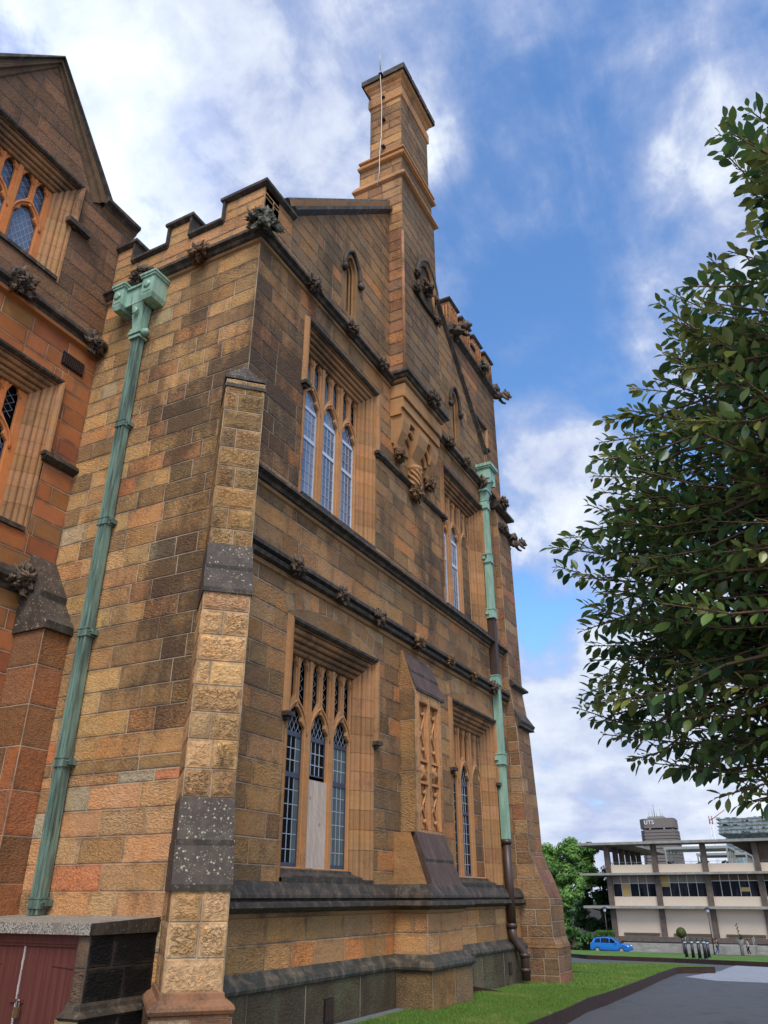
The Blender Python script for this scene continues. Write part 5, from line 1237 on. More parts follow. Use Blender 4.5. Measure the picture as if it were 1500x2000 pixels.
FLAWN = [(-12, 52), (-9.9, 50.6), (-6.6, 44.0), (-1.5, 42.6), (3.6, 38.7), (30, 34), (30, 60), (1, 73), (-5, 74), (-11, 82), (-35, 84), (-35, 56)]
drape('lawn', FLAWN, .0, M['lawn'], 3.)
def edging(label, pts, h=.24, w=.012, dz=.012, name='lawn_edging'):
    mb = MB(); P = [Vector(p) for p in pts]
    fine = []
    for a, b in zip(P, P[1:]):
        n = max(1, int((b-a).length/1.5)); fine += [a.lerp(b, i/n) for i in range(n)]
    fine.append(P[-1])
    path = [(p.x, p.y) for p in fine]; n = len(path)
    rows = []
    for k, (o, top) in enumerate(((w, 0), (w, 1), (-w, 1), (-w, 0))):
        r = []
        for i in range(n):
            d = (fine[min(i+1, n-1)]-fine[max(i-1, 0)]).normalized(); z = zt(fine[i].y); t = i/(n-1)
            r.append(mb.vert((fine[i].x+d.y*o, fine[i].y-d.x*o, z+dz if top else z-h)))
        rows.append(r)
    for j in range(3):
        for i in range(n-1): mb.addf([rows[j][i], rows[j][i+1], rows[j+1][i+1], rows[j+1][i]], 0)
    return tag(mb.build(name, M['corten']), label, 'lawn edging')
edging('long rusted steel edging between the near lawn and the asphalt', [(2.57, -6), (2.675, 4.73), (2.695, 6.6), (2.545, 10.0), (2.135, 15.4), (1.675, 20.9), (1.335, 25.9), (1.46, 26.65), (2.45, 27.85)])
edging('rusted steel edging along the far lawn below the blue car', [(-6.7, 44.0), (-1.5, 42.55), (3.6, 38.65), (30, 33.9)], .22)
edging('short rusted steel edging of the far lawn beside the tower foot', [(-35, 55.9), (-12, 52), (-9.9, 50.55), (-6.75, 44.9)], .26)
def wedge(label, y, x0, x1, h):
    mb = MB(); z = zt(y); mb.hexa([(x0, y-.01, z-.25), (x1, y-.01, z-.02), (x1, y+.01, z-.02), (x0, y+.01, z-.25), (x0, y-.01, z+h), (x1, y-.01, z+.015), (x1, y+.01, z+.015), (x0, y+.01, z+h)])
    return tag(mb.build('lawn_edging', M['corten']), label, 'lawn edging')
wedge('rusted steel plate holding back the grass below the second window', 8.55, .1, .98, .10)
wedge('rusted steel plate holding back the grass beside the tower foot', 18.7, -.9, .3, .06)
def grass():
    rg = np.random.default_rng(3)
    def inpoly(x, y, P):
        c = np.zeros(len(x), bool)
        for i in range(len(P)):
            x1, y1 = P[i]; x2, y2 = P[(i+1) % len(P)]
            k = ((y1 > y) != (y2 > y)) & (x < (x2-x1)*(y-y1)/((y2-y1) if y2 != y1 else 1e-9)+x1); c ^= k
        return c
    def blades(n, x0, x1, y0, y1, P, h, w, name):
        x = rg.uniform(x0, x1, n); y = rg.uniform(y0, y1, n); k = inpoly(x, y, P); x, y = x[k], y[k]; n = len(x)
        ztv = np.vectorize(zt); z = ztv(y)-.004
        a = rg.uniform(0, 2*np.pi, n); hh = h*rg.uniform(.5, 1.25, n); ww = w*rg.uniform(.7, 1.3, n); le = rg.uniform(.1, .8, n)*hh; b = rg.uniform(0, 2*np.pi, n)
        v = np.empty((n, 3, 3), 'f'); dx, dy = np.cos(a)*ww, np.sin(a)*ww
        v[:, 0] = np.stack([x-dx, y-dy, z], 1); v[:, 1] = np.stack([x+dx, y+dy, z], 1); v[:, 2] = np.stack([x+np.cos(b)*le, y+np.sin(b)*le, z+hh], 1)
        me = bpy.data.meshes.new(name); me.vertices.add(n*3); me.vertices.foreach_set('co', v.ravel()); me.loops.add(n*3); me.loops.foreach_set('vertex_index', np.arange(n*3, dtype='i'))
        me.polygons.add(n); me.polygons.foreach_set('loop_start', np.arange(0, n*3, 3, dtype='i')); me.polygons.foreach_set('loop_total', np.full(n, 3, 'i')); me.update(calc_edges=True)
        t = rg.uniform(0, 1, n)[:, None]; c = np.array([.065, .14, .018])*(1-t)+np.array([.16, .25, .045])*t; c = np.concatenate([c, np.ones((n, 1))], 1)
        ca = me.attributes.new('tone', 'FLOAT_COLOR', 'CORNER'); ca.data.foreach_set('color', np.repeat(c.astype('f'), 3, axis=0).ravel())
        me.materials.append(M['blade']); o = bpy.data.objects.new(name, me); COL.objects.link(o); return tag(o, 'short mown grass covering the lawn strip beside the building', 'grass', kind='stuff')
    P = LAWN
    blades(150000, .1, 2.7, 2.5, 11, P, .040, .0035, 'grass')
    blades(120000, -4.2, 2.6, 11, 34, P, .05, .007, 'grass')
grass()

# ------------------------------------------------------------------ fig tree beside the camera
SPRIGS = [(7.80,-4.33,6.43),(7.67,-4.29,6.54),(7.56,-3.97,6.86),(7.54,-3.43,7.34),(7.48,-4.05,6.50),(7.55,-3.87,6.46),(7.56,-3.98,6.13),(7.67,-2.77,7.00),(7.60,-2.85,6.77),(7.38,-3.60,5.97),(7.27,-3.00,6.47),(7.23,-2.62,6.66),(7.06,-3.64,5.73),(6.92,-2.81,6.38),(6.83,-3.49,5.79),(6.89,-3.52,5.57),(6.80,-2.33,6.31),(6.77,-3.08,5.61),(6.65,-2.57,5.73),(6.39,-2.16,5.98),(6.38,-2.73,5.40),(6.19,-2.70,5.37),(6.13,-2.81,5.10),(6.12,-3.16,4.75),(5.93,-2.19,5.14),(5.98,-2.27,4.93),(5.92,-2.55,4.69),(5.87,-2.71,4.39),(5.72,-2.71,4.35),(5.59,-2.60,4.34),(5.40,-1.77,4.51),(5.65,-1.98,4.26),(5.82,-2.66,3.77),(5.73,-2.39,3.65),(5.62,-1.69,3.72),(5.71,-2.15,3.46),(5.61,-1.90,3.36),(5.43,-1.48,3.34),(5.29,-1.02,3.32),(5.41,-0.96,3.19),(5.71,-2.09,2.87),(5.71,-1.21,3.02),(5.77,-0.90,3.08),(5.73,-1.09,2.80),(6.08,-2.16,2.61),(6.21,-2.24,2.58),(6.12,-0.76,2.75),(6.47,-2.43,2.52),(6.59,-2.12,2.49),(6.65,-1.76,2.44),(6.48,-2.25,2.33),(6.59,-1.65,2.34),(6.73,-2.29,2.29),(7.42,-0.45,6.55),(7.06,-1.16,3.16),(7.57,0.13,5.41),(6.55,-0.30,3.67),(6.97,-1.17,2.63),(7.11,-0.31,4.69),(6.44,-0.82,4.54),(8.31,-1.95,8.20),(7.91,-3.10,6.73),(6.82,-0.78,5.15),(7.90,-4.34,6.25),(6.92,0.21,3.80),(7.27,-1.12,6.90),(7.28,-1.81,5.29),(6.82,-0.63,5.90),(5.97,-1.27,3.67),(6.11,-2.02,3.34),(5.97,-1.56,5.67),(6.48,-1.72,2.80),(7.07,-2.86,3.08),(7.52,-1.02,6.05),(6.86,-2.71,5.87),(7.20,-3.17,3.30),(6.21,-2.27,4.81),(7.13,-3.34,4.43),(5.60,-1.17,3.20),(7.55,-0.84,4.53),(7.13,-2.09,6.41),(7.12,-1.74,4.37),(6.30,-2.87,3.80),(7.64,-3.43,6.16),(7.01,-2.49,5.87),(7.86,-3.35,6.12),(6.95,-0.02,3.61),(6.40,-0.14,5.48),(6.69,-0.85,3.83),(7.71,-1.07,7.04),(6.13,-0.25,5.27),(7.30,-3.29,5.50),(5.81,0.14,5.24),(7.59,-2.42,5.36),(6.44,-0.99,4.20),(7.14,-1.80,2.56),(7.12,-2.55,3.15),(8.06,-2.36,7.07),(6.23,-2.98,4.60),(6.76,-0.73,3.95),(7.13,-0.87,2.92),(6.77,-1.13,3.89),(7.34,-3.35,4.37),(6.62,-1.58,2.95),(7.84,-4.28,6.31),(6.43,-2.55,3.56),(7.83,-1.00,6.35),(7.22,-3.00,3.99),(5.77,-0.17,4.96),(7.25,-2.73,6.35),(7.14,-1.29,6.75),(6.97,-0.48,2.90),(6.94,-1.46,4.57),(7.69,-3.59,4.87),(7.11,-1.67,5.21),(7.23,-2.78,3.49),(7.24,-1.12,3.18),(6.84,-3.29,3.77),(7.17,-0.07,3.95),(6.70,-0.40,3.14),(7.01,-1.58,3.85),(6.93,-0.95,2.61),(6.11,-0.37,4.99),(6.20,-2.52,4.20),(7.79,-4.02,5.85),(6.62,-2.40,2.66),(6.28,-1.55,5.84),(7.74,-3.76,6.26),(6.47,0.02,4.78),(7.05,-0.69,6.95),(7.04,-0.45,2.55),(6.83,-0.16,4.59),(6.72,-2.25,4.73),(6.70,-0.17,3.34),(7.12,-2.78,5.68),(5.51,-1.30,3.33),(7.46,-3.40,4.24),(6.02,-2.10,3.75),(6.79,-2.83,5.68),(6.97,-1.60,3.67),(6.22,-0.56,2.94),(6.75,-1.23,4.73),(6.03,-1.36,4.27),(7.07,-1.87,2.47),(6.70,-2.23,4.72),(7.23,-0.81,3.51),(5.67,-1.05,3.23),(6.22,-2.47,4.90),(6.84,-1.47,4.41),(6.64,-3.03,3.54),(6.20,-2.91,4.25),(8.01,-2.78,6.75),(5.97,-1.27,3.73),(6.39,-1.36,4.39),(6.79,-2.76,4.29),(7.41,-0.53,4.25),(7.62,-2.50,4.95),(7.27,-1.28,6.93),(7.57,-1.27,6.70),(6.94,-2.67,4.38),(6.30,-2.15,3.62),(6.16,-1.16,3.88),(7.78,-2.75,5.48),(5.95,-1.09,3.77),(6.24,-1.78,3.74),(6.12,-0.40,4.09),(7.74,-1.82,6.34),(7.71,-0.72,6.41),(7.09,-1.57,3.80),(6.65,-1.30,2.89),(6.76,-2.40,3.82),(7.61,-2.49,5.63),(7.98,-3.40,7.32),(6.35,-2.17,3.55),(5.87,-1.77,3.89),(6.81,0.57,3.83),(7.24,-1.84,3.51),(6.22,-0.25,3.98),(7.20,-0.64,3.84),(6.09,-2.72,4.14),(7.54,-3.85,5.02),(7.00,-2.54,3.20),(6.89,-0.87,3.19),(6.97,-2.49,3.95),(6.82,-2.62,5.87),(6.42,0.16,4.45),(6.29,-2.98,3.92),(7.68,-1.62,6.34),(7.52,-3.11,5.05),(6.17,-2.64,5.02),(6.48,-1.10,2.98),(7.08,-1.61,3.83),(6.04,-0.88,3.10),(6.36,-2.65,4.46),(6.17,-0.42,5.50),(7.77,-2.58,7.06),(7.36,-1.76,3.81),(6.51,-1.09,4.46),(7.01,-2.50,6.44),(7.12,-3.83,5.42),(6.42,-2.87,4.15),(6.14,-1.16,2.92),(7.92,-3.37,6.17),(7.19,-1.82,5.36),(6.19,-0.81,5.76),(7.31,-0.41,4.26),(7.30,-2.68,4.73),(6.70,-1.54,2.72),(6.58,-1.21,4.77),(7.06,-3.26,5.02),(6.42,-2.21,3.96),(7.53,-4.43,6.20),(7.69,-3.93,5.59),(6.93,-2.65,3.18),(6.99,-3.43,5.00),(6.91,0.28,4.32),(7.64,-4.05,6.10),(6.87,-0.86,5.55),(7.78,-4.04,6.48),(5.89,-0.20,3.67),(6.89,-2.04,2.76),(6.83,0.27,4.34),(7.00,-2.86,5.09),(7.22,-1.94,4.88),(7.81,-3.22,6.38),(6.04,-2.17,4.28),(6.37,-0.20,4.82),(7.36,-1.97,6.56),(6.58,-1.48,2.70),(7.38,-2.89,5.58),(7.07,-1.11,6.58),(6.67,0.17,5.33),(7.66,-2.19,5.32),(6.97,-1.52,5.27),(5.94,-1.04,3.11),(6.67,-0.60,2.95),(6.13,-2.82,4.19),(6.28,-2.08,4.79),(6.62,-1.72,5.77),(7.11,-0.94,6.35),(5.82,-0.49,4.95),(6.83,-0.11,5.42),(6.47,-2.91,3.92),(6.46,-0.64,2.88),(6.95,-3.01,5.91),(6.88,-2.42,3.46),(6.83,-2.73,2.92),(7.75,-3.49,6.10),(7.02,-3.14,4.67),(7.59,-0.11,5.86),(6.55,0.05,3.75),(5.97,-0.91,4.21),(7.54,-0.62,5.15),(6.49,-0.52,5.46),(6.53,-1.65,4.86),(6.93,-2.00,4.52),(6.16,-2.28,3.72),(7.22,-3.06,4.78),(6.71,-2.82,2.99),(6.12,-2.90,4.44),(7.19,-0.54,5.22),(7.66,-0.69,6.46),(6.56,-1.31,3.46),(7.69,-2.89,5.73),(6.43,-2.51,3.50),(6.61,-0.49,6.55),(6.35,-2.25,3.14),(6.90,-1.67,5.03),(7.12,-1.81,6.32),(6.20,-0.94,5.09),(5.82,-1.13,3.77),(6.39,-2.70,3.20),(6.81,-0.16,3.30),(5.74,-1.77,3.90),(5.90,-2.14,3.32),(6.93,-2.51,2.67),(6.26,-2.54,3.57),(5.79,-1.57,3.76),(6.07,-2.33,4.20),(8.07,-1.96,6.90),(6.04,-0.18,4.18),(6.51,-0.61,3.60),(7.29,-2.33,4.60),(5.84,-2.74,4.27),(6.39,-2.79,4.52),(6.05,-2.26,3.07),(6.65,-2.48,3.42),(7.66,-4.02,6.26),(7.56,-0.79,6.65),(6.99,-1.80,4.71),(6.57,0.02,5.46),(7.48,-0.87,4.10),(5.81,-2.28,3.24),(6.93,-3.02,4.63),(6.59,-2.57,3.30),(6.06,-0.73,3.88),(6.29,-0.50,4.80),(7.35,-3.13,4.22),(7.11,-1.33,5.81),(5.79,0.36,4.25),(6.12,-2.61,2.79),(6.26,-1.67,5.61),(6.84,-0.50,6.52),(6.62,-0.50,2.90),(6.68,-1.22,3.50),(7.09,-1.11,2.76),(7.44,-0.30,4.45),(7.38,-1.86,3.80),(6.18,-1.15,2.87),(6.42,-2.06,5.75),(5.66,-1.31,4.35),(7.68,-1.31,5.01),(7.35,0.21,3.67),(7.73,-3.84,6.33),(7.13,-1.42,4.29),(7.75,-0.00,5.39),(7.59,-3.08,5.58),(6.80,-2.70,4.36),(6.74,-1.19,5.52),(7.23,-0.41,4.30),(6.23,-2.16,4.59),(6.63,-1.35,5.85),(6.87,-3.55,5.09),(7.36,-0.56,5.61),(7.53,-3.81,5.50),(6.54,-0.41,3.72),(6.49,-1.29,3.51),(7.27,-0.70,3.81),(7.64,-2.92,5.55),(7.03,-0.42,4.42),(7.21,-3.40,4.87),(6.80,-1.82,2.84),(6.81,-1.03,5.77),(6.33,-3.29,4.59),(6.18,-0.39,6.03),(6.91,-1.48,2.61),(7.50,-2.08,5.16),(7.71,-3.38,5.23),(7.67,-1.95,6.46),(6.57,-1.92,4.66),(6.95,-1.12,4.26),(7.05,-1.55,2.98),(6.84,-0.76,2.63),(6.52,-0.23,5.51),(6.16,-1.97,4.83),(6.03,-2.27,4.66),(5.95,-2.32,4.37),(6.95,-1.89,6.36),(7.05,-2.83,3.08),(6.92,-2.89,5.92),(6.86,-3.30,4.00),(6.52,-1.14,5.11),(6.74,0.46,4.37),(8.04,-2.93,6.82),(7.56,-1.37,4.93),(6.75,-0.66,5.47),(7.83,-2.56,5.65),(6.00,-0.75,3.75),(7.67,-4.28,6.03),(7.42,-2.44,4.90),(5.70,-1.96,3.21),(7.02,-3.39,5.46),(6.71,-0.13,3.46),(7.65,-1.63,5.36),(5.54,-1.73,3.20),(6.38,-3.04,3.91),(6.23,-1.83,2.93),(6.57,-1.95,3.39),(7.19,-3.83,4.83),(6.49,-1.52,3.74),(7.35,-3.43,5.42),(7.25,-2.67,4.31),(6.39,0.05,3.78),(5.86,-1.66,4.90),(5.99,-2.17,4.57),(5.98,-0.76,5.23),(5.99,0.11,4.00),(7.23,-0.84,3.83),(6.46,-1.94,5.22),(7.13,-3.60,5.25),(7.40,-2.46,4.28),(7.38,-3.34,3.85),(6.47,0.19,4.85),(6.46,-3.10,3.74),(6.81,-3.61,4.65),(6.86,-0.98,6.03),(6.45,-0.67,3.18),(8.23,-3.10,7.50),(7.14,-2.37,4.83),(7.37,-1.78,5.29),(7.12,-1.36,6.34),(7.70,-1.05,7.05),(7.88,-2.81,6.66),(7.50,-1.96,6.13),(7.28,-0.91,4.38),(7.20,-3.58,4.86),(7.56,-2.94,6.31),(6.51,-2.90,5.07),(6.27,-1.85,2.81),(7.37,-2.60,4.33),(5.70,-1.81,3.98),(6.21,-2.35,4.73),(6.52,-1.72,3.37),(6.35,-1.93,3.89),(6.18,-2.95,4.30),(6.48,-0.22,4.77),(6.90,-2.46,2.34),(6.86,-0.73,4.18),(6.07,-2.07,5.29),(7.17,-0.21,4.63),(6.57,-0.71,3.59),(6.58,-1.42,5.17),(6.45,-3.26,3.49),(7.98,-2.70,7.11),(7.25,-1.18,6.69),(7.76,-2.91,6.76),(5.97,-2.68,3.00),(5.80,-0.39,4.52),(7.57,-0.82,5.05),(7.05,-1.64,2.51),(7.18,-3.23,4.26),(7.56,-3.27,4.92),(7.89,-1.99,6.25),(7.24,-1.90,3.55),(6.98,0.15,3.87),(6.54,-1.77,5.87),(6.76,-2.50,5.86),(7.06,-3.26,4.29),(6.87,-3.39,4.97),(6.86,-0.65,2.69),(7.18,-1.21,5.58),(6.52,-2.74,3.16),(6.00,-2.82,3.77),(6.32,-2.76,3.56),(6.30,-2.53,3.70),(6.15,-1.64,5.34),(6.42,-2.68,2.83),(7.48,-3.23,4.67),(6.93,-3.73,4.54),(6.86,-1.37,2.72),(6.60,-0.37,5.91),(7.34,-0.22,6.19),(6.14,-1.10,4.04),(7.45,-2.14,5.04),(6.30,-2.16,5.43),(7.65,-2.34,4.84),(6.54,-2.32,3.35),(7.15,-2.74,5.73),(6.24,-2.13,4.77),(7.14,-0.39,4.00),(7.12,-2.49,2.84),(5.73,-1.01,3.79),(7.45,-2.88,4.81)]
def fig():
    C0 = Vector((9.3, -2.4, 4.6)); t = empty('fig_tree', (9.6, -2.2, -.2), 'large fig tree with big glossy dark green leaves overhanging the road', 'tree')
    rg = random.Random(8); tw = MB(); lf = MB(); tr = MB()
    tr.tube([(9.6, -2.2, -.25), (9.55, -2.2, .6), (9.6, -2.25, 1.8), (9.5, -2.3, 3.0)], [.42, .33, .29, .26], 14)
    limbs = []
    for e in ((7.9, -2.9, 4.3), (8.3, -1.6, 5.6), (8.6, -3.4, 6.4), (8.4, -2.6, 7.6), (10.8, -1.4, 5.6), (10.9, -3.4, 6.2), (9.6, -2.4, 8.4), (7.6, -2.4, 3.2), (8.0, -4.0, 3.6)):
        e = Vector(e); s = Vector((9.5, -2.3, 2.9)); m = s.lerp(e, .5)+Vector((rg.uniform(-.2, .2), rg.uniform(-.2, .2), rg.uniform(-.3, .05)))
        pts = [s, s.lerp(m, .5), m, m.lerp(e, .5)+Vector((0, 0, .05)), e]; tr.tube(pts, [.16, .13, .10, .07, .04], 8); limbs += [m, pts[3], e]
    lcol = [(.060, .120, .042), (.078, .150, .050), (.105, .175, .048), (.15, .20, .05), (.21, .23, .06), (.042, .088, .042)]
    def leaf(p, d, nrm, L, w, col):
        d = d.normalized(); s = d.cross(nrm).normalized(); n = s.cross(d).normalized(); curl = rg.uniform(.02, .16)*L; fold = rg.uniform(.06, .22)*w
        st = [(0, .0), (.12, .42), (.35, .95), (.6, 1.0), (.82, .62), (1.0, .0)]
        mid = [p+d*(L*a)-n*(curl*a*a) for a, _ in st]
        le = [mid[i]-s*(w*.5*k)+n*(fold*k) for i, (a, k) in enumerate(st)]; ri = [mid[i]+s*(w*.5*k)+n*(fold*k) for i, (a, k) in enumerate(st)]
        iv = [lf.vert(q) for q in mid]; il = [lf.vert(q) for q in le[1:-1]]; ir = [lf.vert(q) for q in ri[1:-1]]
        k = len(st)
        lf.addf([iv[0], il[0], iv[1]], 0, col, sm=True); lf.addf([iv[0], iv[1], ir[0]], 0, col, sm=True)
        for i in range(1, k-2):
            lf.addf([iv[i], il[i-1], il[i], iv[i+1]], 0, col, sm=True); lf.addf([iv[i], iv[i+1], ir[i], ir[i-1]], 0, col, sm=True)
        lf.addf([iv[k-2], il[-1], iv[k-1]], 0, col, sm=True); lf.addf([iv[k-2], iv[k-1], ir[-1]], 0, col, sm=True)
    pts = [Vector(s) for s in SPRIGS]
    # the rest of the crown, out of the photograph's view
    for _ in range(170):
        a = rg.uniform(-PI*.45, PI*.45); b = rg.uniform(-.4, 1.3); r = 3.0*rg.uniform(.7, 1.05); pts.append(Vector((9.9+r*math.cos(a)*math.cos(b), -2.2+r*math.sin(a)*math.cos(b), 4.9+3.4*math.sin(b))))
    for T in pts:
        s = min(limbs, key=lambda q: (q-T).length); ctr = C0.copy(); ctr.z = C0.z*.6+T.z*.4
        d = (T-ctr); L = rg.uniform(.7, 1.25); d = (d.normalized()+Vector((rg.uniform(-.35, .35), rg.uniform(-.35, .35), rg.uniform(-.2, .5)))).normalized()
        b = T-d*L; sag = Vector((0, 0, -.06)); m = b.lerp(T, .5)+sag
        tw.tube([b, m, T], [.011, .008, .004], 5, cap=False)
        if (s-b).length > .2: tw.tube([s, s.lerp(b, .5)+Vector((0, 0, rg.uniform(-.15, .1))), b], [.026, .019, .011], 5, cap=False)
        n = int(rg.uniform(30, 44)); base = rg.choice(lcol); young_lit = rg.random() < (.5 if T.z > 5.5 else .2)  # young tips; more near the top, its stronger light put into the colour
        for k in range(n):
            f = (k+.5)/n; f = f**.75; p = (b.lerp(m, f*2) if f < .5 else m.lerp(T, f*2-1)); ang = k*2.4+rg.uniform(-.3, .3)
            a1 = d.orthogonal().normalized(); a2 = d.cross(a1); od = a1*math.cos(ang)+a2*math.sin(ang)
            ld = (d*rg.uniform(.35, 1.0)*(1.3 if f > .85 else .8)+od*rg.uniform(.6, 1.0)+Vector((0, 0, rg.uniform(-.35, .2)))).normalized()
            L2 = rg.choice((.065, .085, .10, .12, .145))*rg.uniform(.88, 1.12)*(.7 if f > .93 else 1); c = lcol[4] if (young_lit and f > .8) else (rg.choice(lcol[:4]) if rg.random() < .5 else base); kx = rg.uniform(.8, 1.2)
            p2 = p+ld*.025; tw.tube([p, p2], .003, 3, cap=False)
            leaf(p2, ld, (Vector((0, 0, 1))+od*.4+Vector((rg.uniform(-.5, .5), rg.uniform(-.5, .5), 0))).normalized(), L2, L2*rg.uniform(.42, .55), (c[0]*kx, c[1]*kx, c[2]*kx, 1))
    tr.build('trunk', M['bark'], t); tw.build('branches', M['twig'], t); lf.build('crown', M['fig'], t)
fig()

# ------------------------------------------------------------------ far trees, hedges
def leafy(mb, c, rad, n, size, cols, rg, clumps=14, flat=.75):
    c = Vector(c); cl = []
    for i in range(clumps):
        while True:
            p = Vector((rg.uniform(-1, 1), rg.uniform(-1, 1), rg.uniform(-1, 1)))
            if .35 < p.length < 1: break
        cl.append((Vector((c.x+p.x*rad[0]*.72, c.y+p.y*rad[1]*.72, c.z+p.z*rad[2]*.74)), rg.uniform(.30, .48)*min(rad), rg.choice(cols)))
    for k in range(n):
        q, r, base = cl[k % clumps]; u = Vector((rg.gauss(0, 1), rg.gauss(0, 1), rg.gauss(0, 1))).normalized(); r_ = r*(rg.random()**.35)
        p = q+Vector((u.x*r_*1.15, u.y*r_*1.15, u.z*r_*flat)); nn = (u+Vector((0, 0, .7))+Vector((rg.uniform(-.6, .6), rg.uniform(-.6, .6), rg.uniform(-.4, .4)))).normalized()
        a = nn.orthogonal().normalized(); b = nn.cross(a); th = rg.uniform(0, 2*PI); d1 = a*math.cos(th)+b*math.sin(th); d2 = nn.cross(d1); s = size*rg.uniform(.6, 1.3); kx = rg.uniform(.75, 1.25)
        mb.face([p-d1*s, p-d2*s*.45, p+d1*s, p+d2*s*.45], 0, (base[0]*kx, base[1]*kx, base[2]*kx, 1))
GREEN = [(.11, .22, .04), (.14, .27, .05), (.17, .31, .06), (.08, .17, .04)]
DEEP = [(.034, .075, .028), (.045, .095, .032), (.055, .115, .034)]
def tree(name, label, base, crowns, n, size, cols, seed, trunk_h, group=None, cat='tree', k=1., sx=0.):
    cp = Vector((7.1, -8.56, 1.7)); crowns = [(tuple(cp+(Vector(c)+Vector((sx, 0, 0))-cp)*k), tuple(q*k for q in r)) for c, r in crowns]; base = cp+(Vector(base)+Vector((sx, 0, 0))-cp)*k; base.z = max(base.z, -5.4); n /= k*k; size *= k; base = tuple(base)
    rg = random.Random(seed); t = empty(name, base, label, cat, group); mb = MB(); b = Vector(base)
    top = Vector(crowns[0][0]); tb = MB(); m = b.lerp(top, .5)+Vector((rg.uniform(-.4, .4), 0, 0))
    tb.tube([b, b.lerp(m, .5), m, top], [.34, .26, .2, .08], 7)
    for c, r in crowns: tb.tube([m, m.lerp(Vector(c), .6), Vector(c)], [.16, .10, .05], 5)
    for c, r in crowns: leafy(mb, c, r, int(n*r[0]*r[2]), size, cols, rg)
    tb.build('trunk', M['bark'], t); mb.build('crown', M['foliage'], t)
G_ = 'trees behind the lawn at the end of the building'
tree('spreading_tree', 'tallest bright green spreading tree left of the flat-roofed building', (-20.5, 92, -3.9), [((-20.3, 92, 6.2), (3.2, 2.5, 2.6)), ((-18.0, 92, 6.2), (2.4, 2, 2.2)), ((-22.8, 91, 4.6), (2.8, 2, 2.4)), ((-19.4, 90.5, 3.4), (3.4, 2, 2.3)), ((-22, 90.5, 1.6), (2.6, 2, 2.2)), ((-17.2, 91, 4.2), (2.0, 2, 2.0))], 420, .24, GREEN, 1, 5, G_, k=1.34, sx=-.9)
tree('dark_tree', 'dark green tree half hidden behind the flat-roofed building corner', (-17.6, 97, -4), [((-17.6, 97, 3.4), (2.3, 2, 2.0)), ((-17.6, 97, .6), (2.4, 2, 2.6)), ((-17.2, 97, -1.6), (2.2, 2, 2.0)), ((-19.8, 96, .5), (2.6, 2, 3.2))], 460, .24, DEEP, 2, 5, G_, k=1.32, sx=.3)
tree('leaning_tree', 'mid green tree with pale bare lower stems beside the hedge', (-18.2, 90, -3.6), [((-19.2, 89.5, 1.0), (2.4, 1.8, 1.6)), ((-17.9, 90, 2.6), (1.7, 1.6, 1.4)), ((-21.2, 90, -.4), (2.3, 1.8, 2.4)), ((-19.2, 89.5, -1.0), (1.6, 1.5, 1.5))], 420, .24, GREEN[:3]+DEEP[2:], 3, 4, G_, sx=-1.6)
tree('distant_tree', 'dull dark tree showing just beside the tower wall', (-25.5, 98, -4), [((-25.2, 98, 6.6), (2.2, 2, 2.0)), ((-25.0, 98, 2.5), (2.4, 2, 3.0))], 220, .24, DEEP+[(.06, .065, .03)], 4, 5, G_, k=1.36)
tree('fern_bush', 'bright green feathery bush in front of the trees', (-18.4, 87.5, -3.5), [((-18.0, 87.5, -2.0), (1.3, 1.2, 1.0)), ((-19.8, 87.5, -2.3), (1.5, 1.2, 1.0)), ((-16.8, 87.8, -2.4), (1.0, 1, .8))], 420, .18, [(.07, .16, .03), (.05, .12, .025)], 5, 2, None, 'bush', sx=-1.2)
def hedge(label, x0, x1, y0, y1, z0, z1, seed, cols, n=5000):
    rg = random.Random(seed); t = empty('hedge', ((x0+x1)/2, (y0+y1)/2, z0), label, 'hedge'); mb = MB(); c = MB(); c.box((x0+.1, y0+.1, z0), (x1-.1, y1-.1, z1-.1)); c.build('stems', M['soil'], t)
    for k in range(n):
        f = rg.random(); p = Vector((rg.uniform(x0, x1), y0+rg.uniform(-.05, .08), rg.uniform(z0, z1))) if f < .6 else (Vector((rg.uniform(x0, x1), rg.uniform(y0, y1), z1+rg.uniform(-.06, .05))) if f < .9 else Vector((rg.choice((x0, x1)), rg.uniform(y0, y1), rg.uniform(z0, z1))))
        nn = Vector((rg.uniform(-1, 1), rg.uniform(-1.2, .3), rg.uniform(-.2, 1))).normalized(); a = nn.orthogonal().normalized(); b = nn.cross(a); s = rg.uniform(.06, .13); col = rg.choice(cols); mb.face([p-a*s, p-b*s*.6, p+a*s, p+b*s*.6], 0, (*col, 1))
    mb.build('foliage', M['foliage'], t)
hedge('long clipped hedge behind the blue car', -26, -17.2, 88.5, 90, -4.0, -2.25, 1, [(.06, .13, .02), (.085, .16, .03), (.05, .11, .02)])
hedge('taller square end of clipped hedge against the flat-roofed building', -17.15, -15.3, 88.3, 90, -4.0, -1.75, 2, [(.06, .13, .02), (.08, .15, .03)], 2600)
rgB = random.Random(9)
for i, (x, y) in enumerate(((-20.2, 83.6), (-19.0, 83.4), (-17.9, 83.8))):
    t = empty('shrub', (x, y, zt(y)-.1), ['low pale green shrub nearest the tower on the far lawn', 'low pale green shrub in the middle of three on the far lawn', 'low pale green shrub nearest the blue car'][i], 'shrub', 'low shrubs in front of the hedge')
    mb = MB(); leafy(mb, (x, y, zt(y)+.35), (.75, .5, .5), 700, .10, [(.10, .17, .05), (.13, .18, .06), (.08, .14, .04)], rgB, 8); mb.build('foliage', M['foliage'], t); mb = MB(); mb.tube([(x, y, zt(y)-.1), (x, y, zt(y)+.4)], .05, 5); mb.build('stem', M['bark'], t)

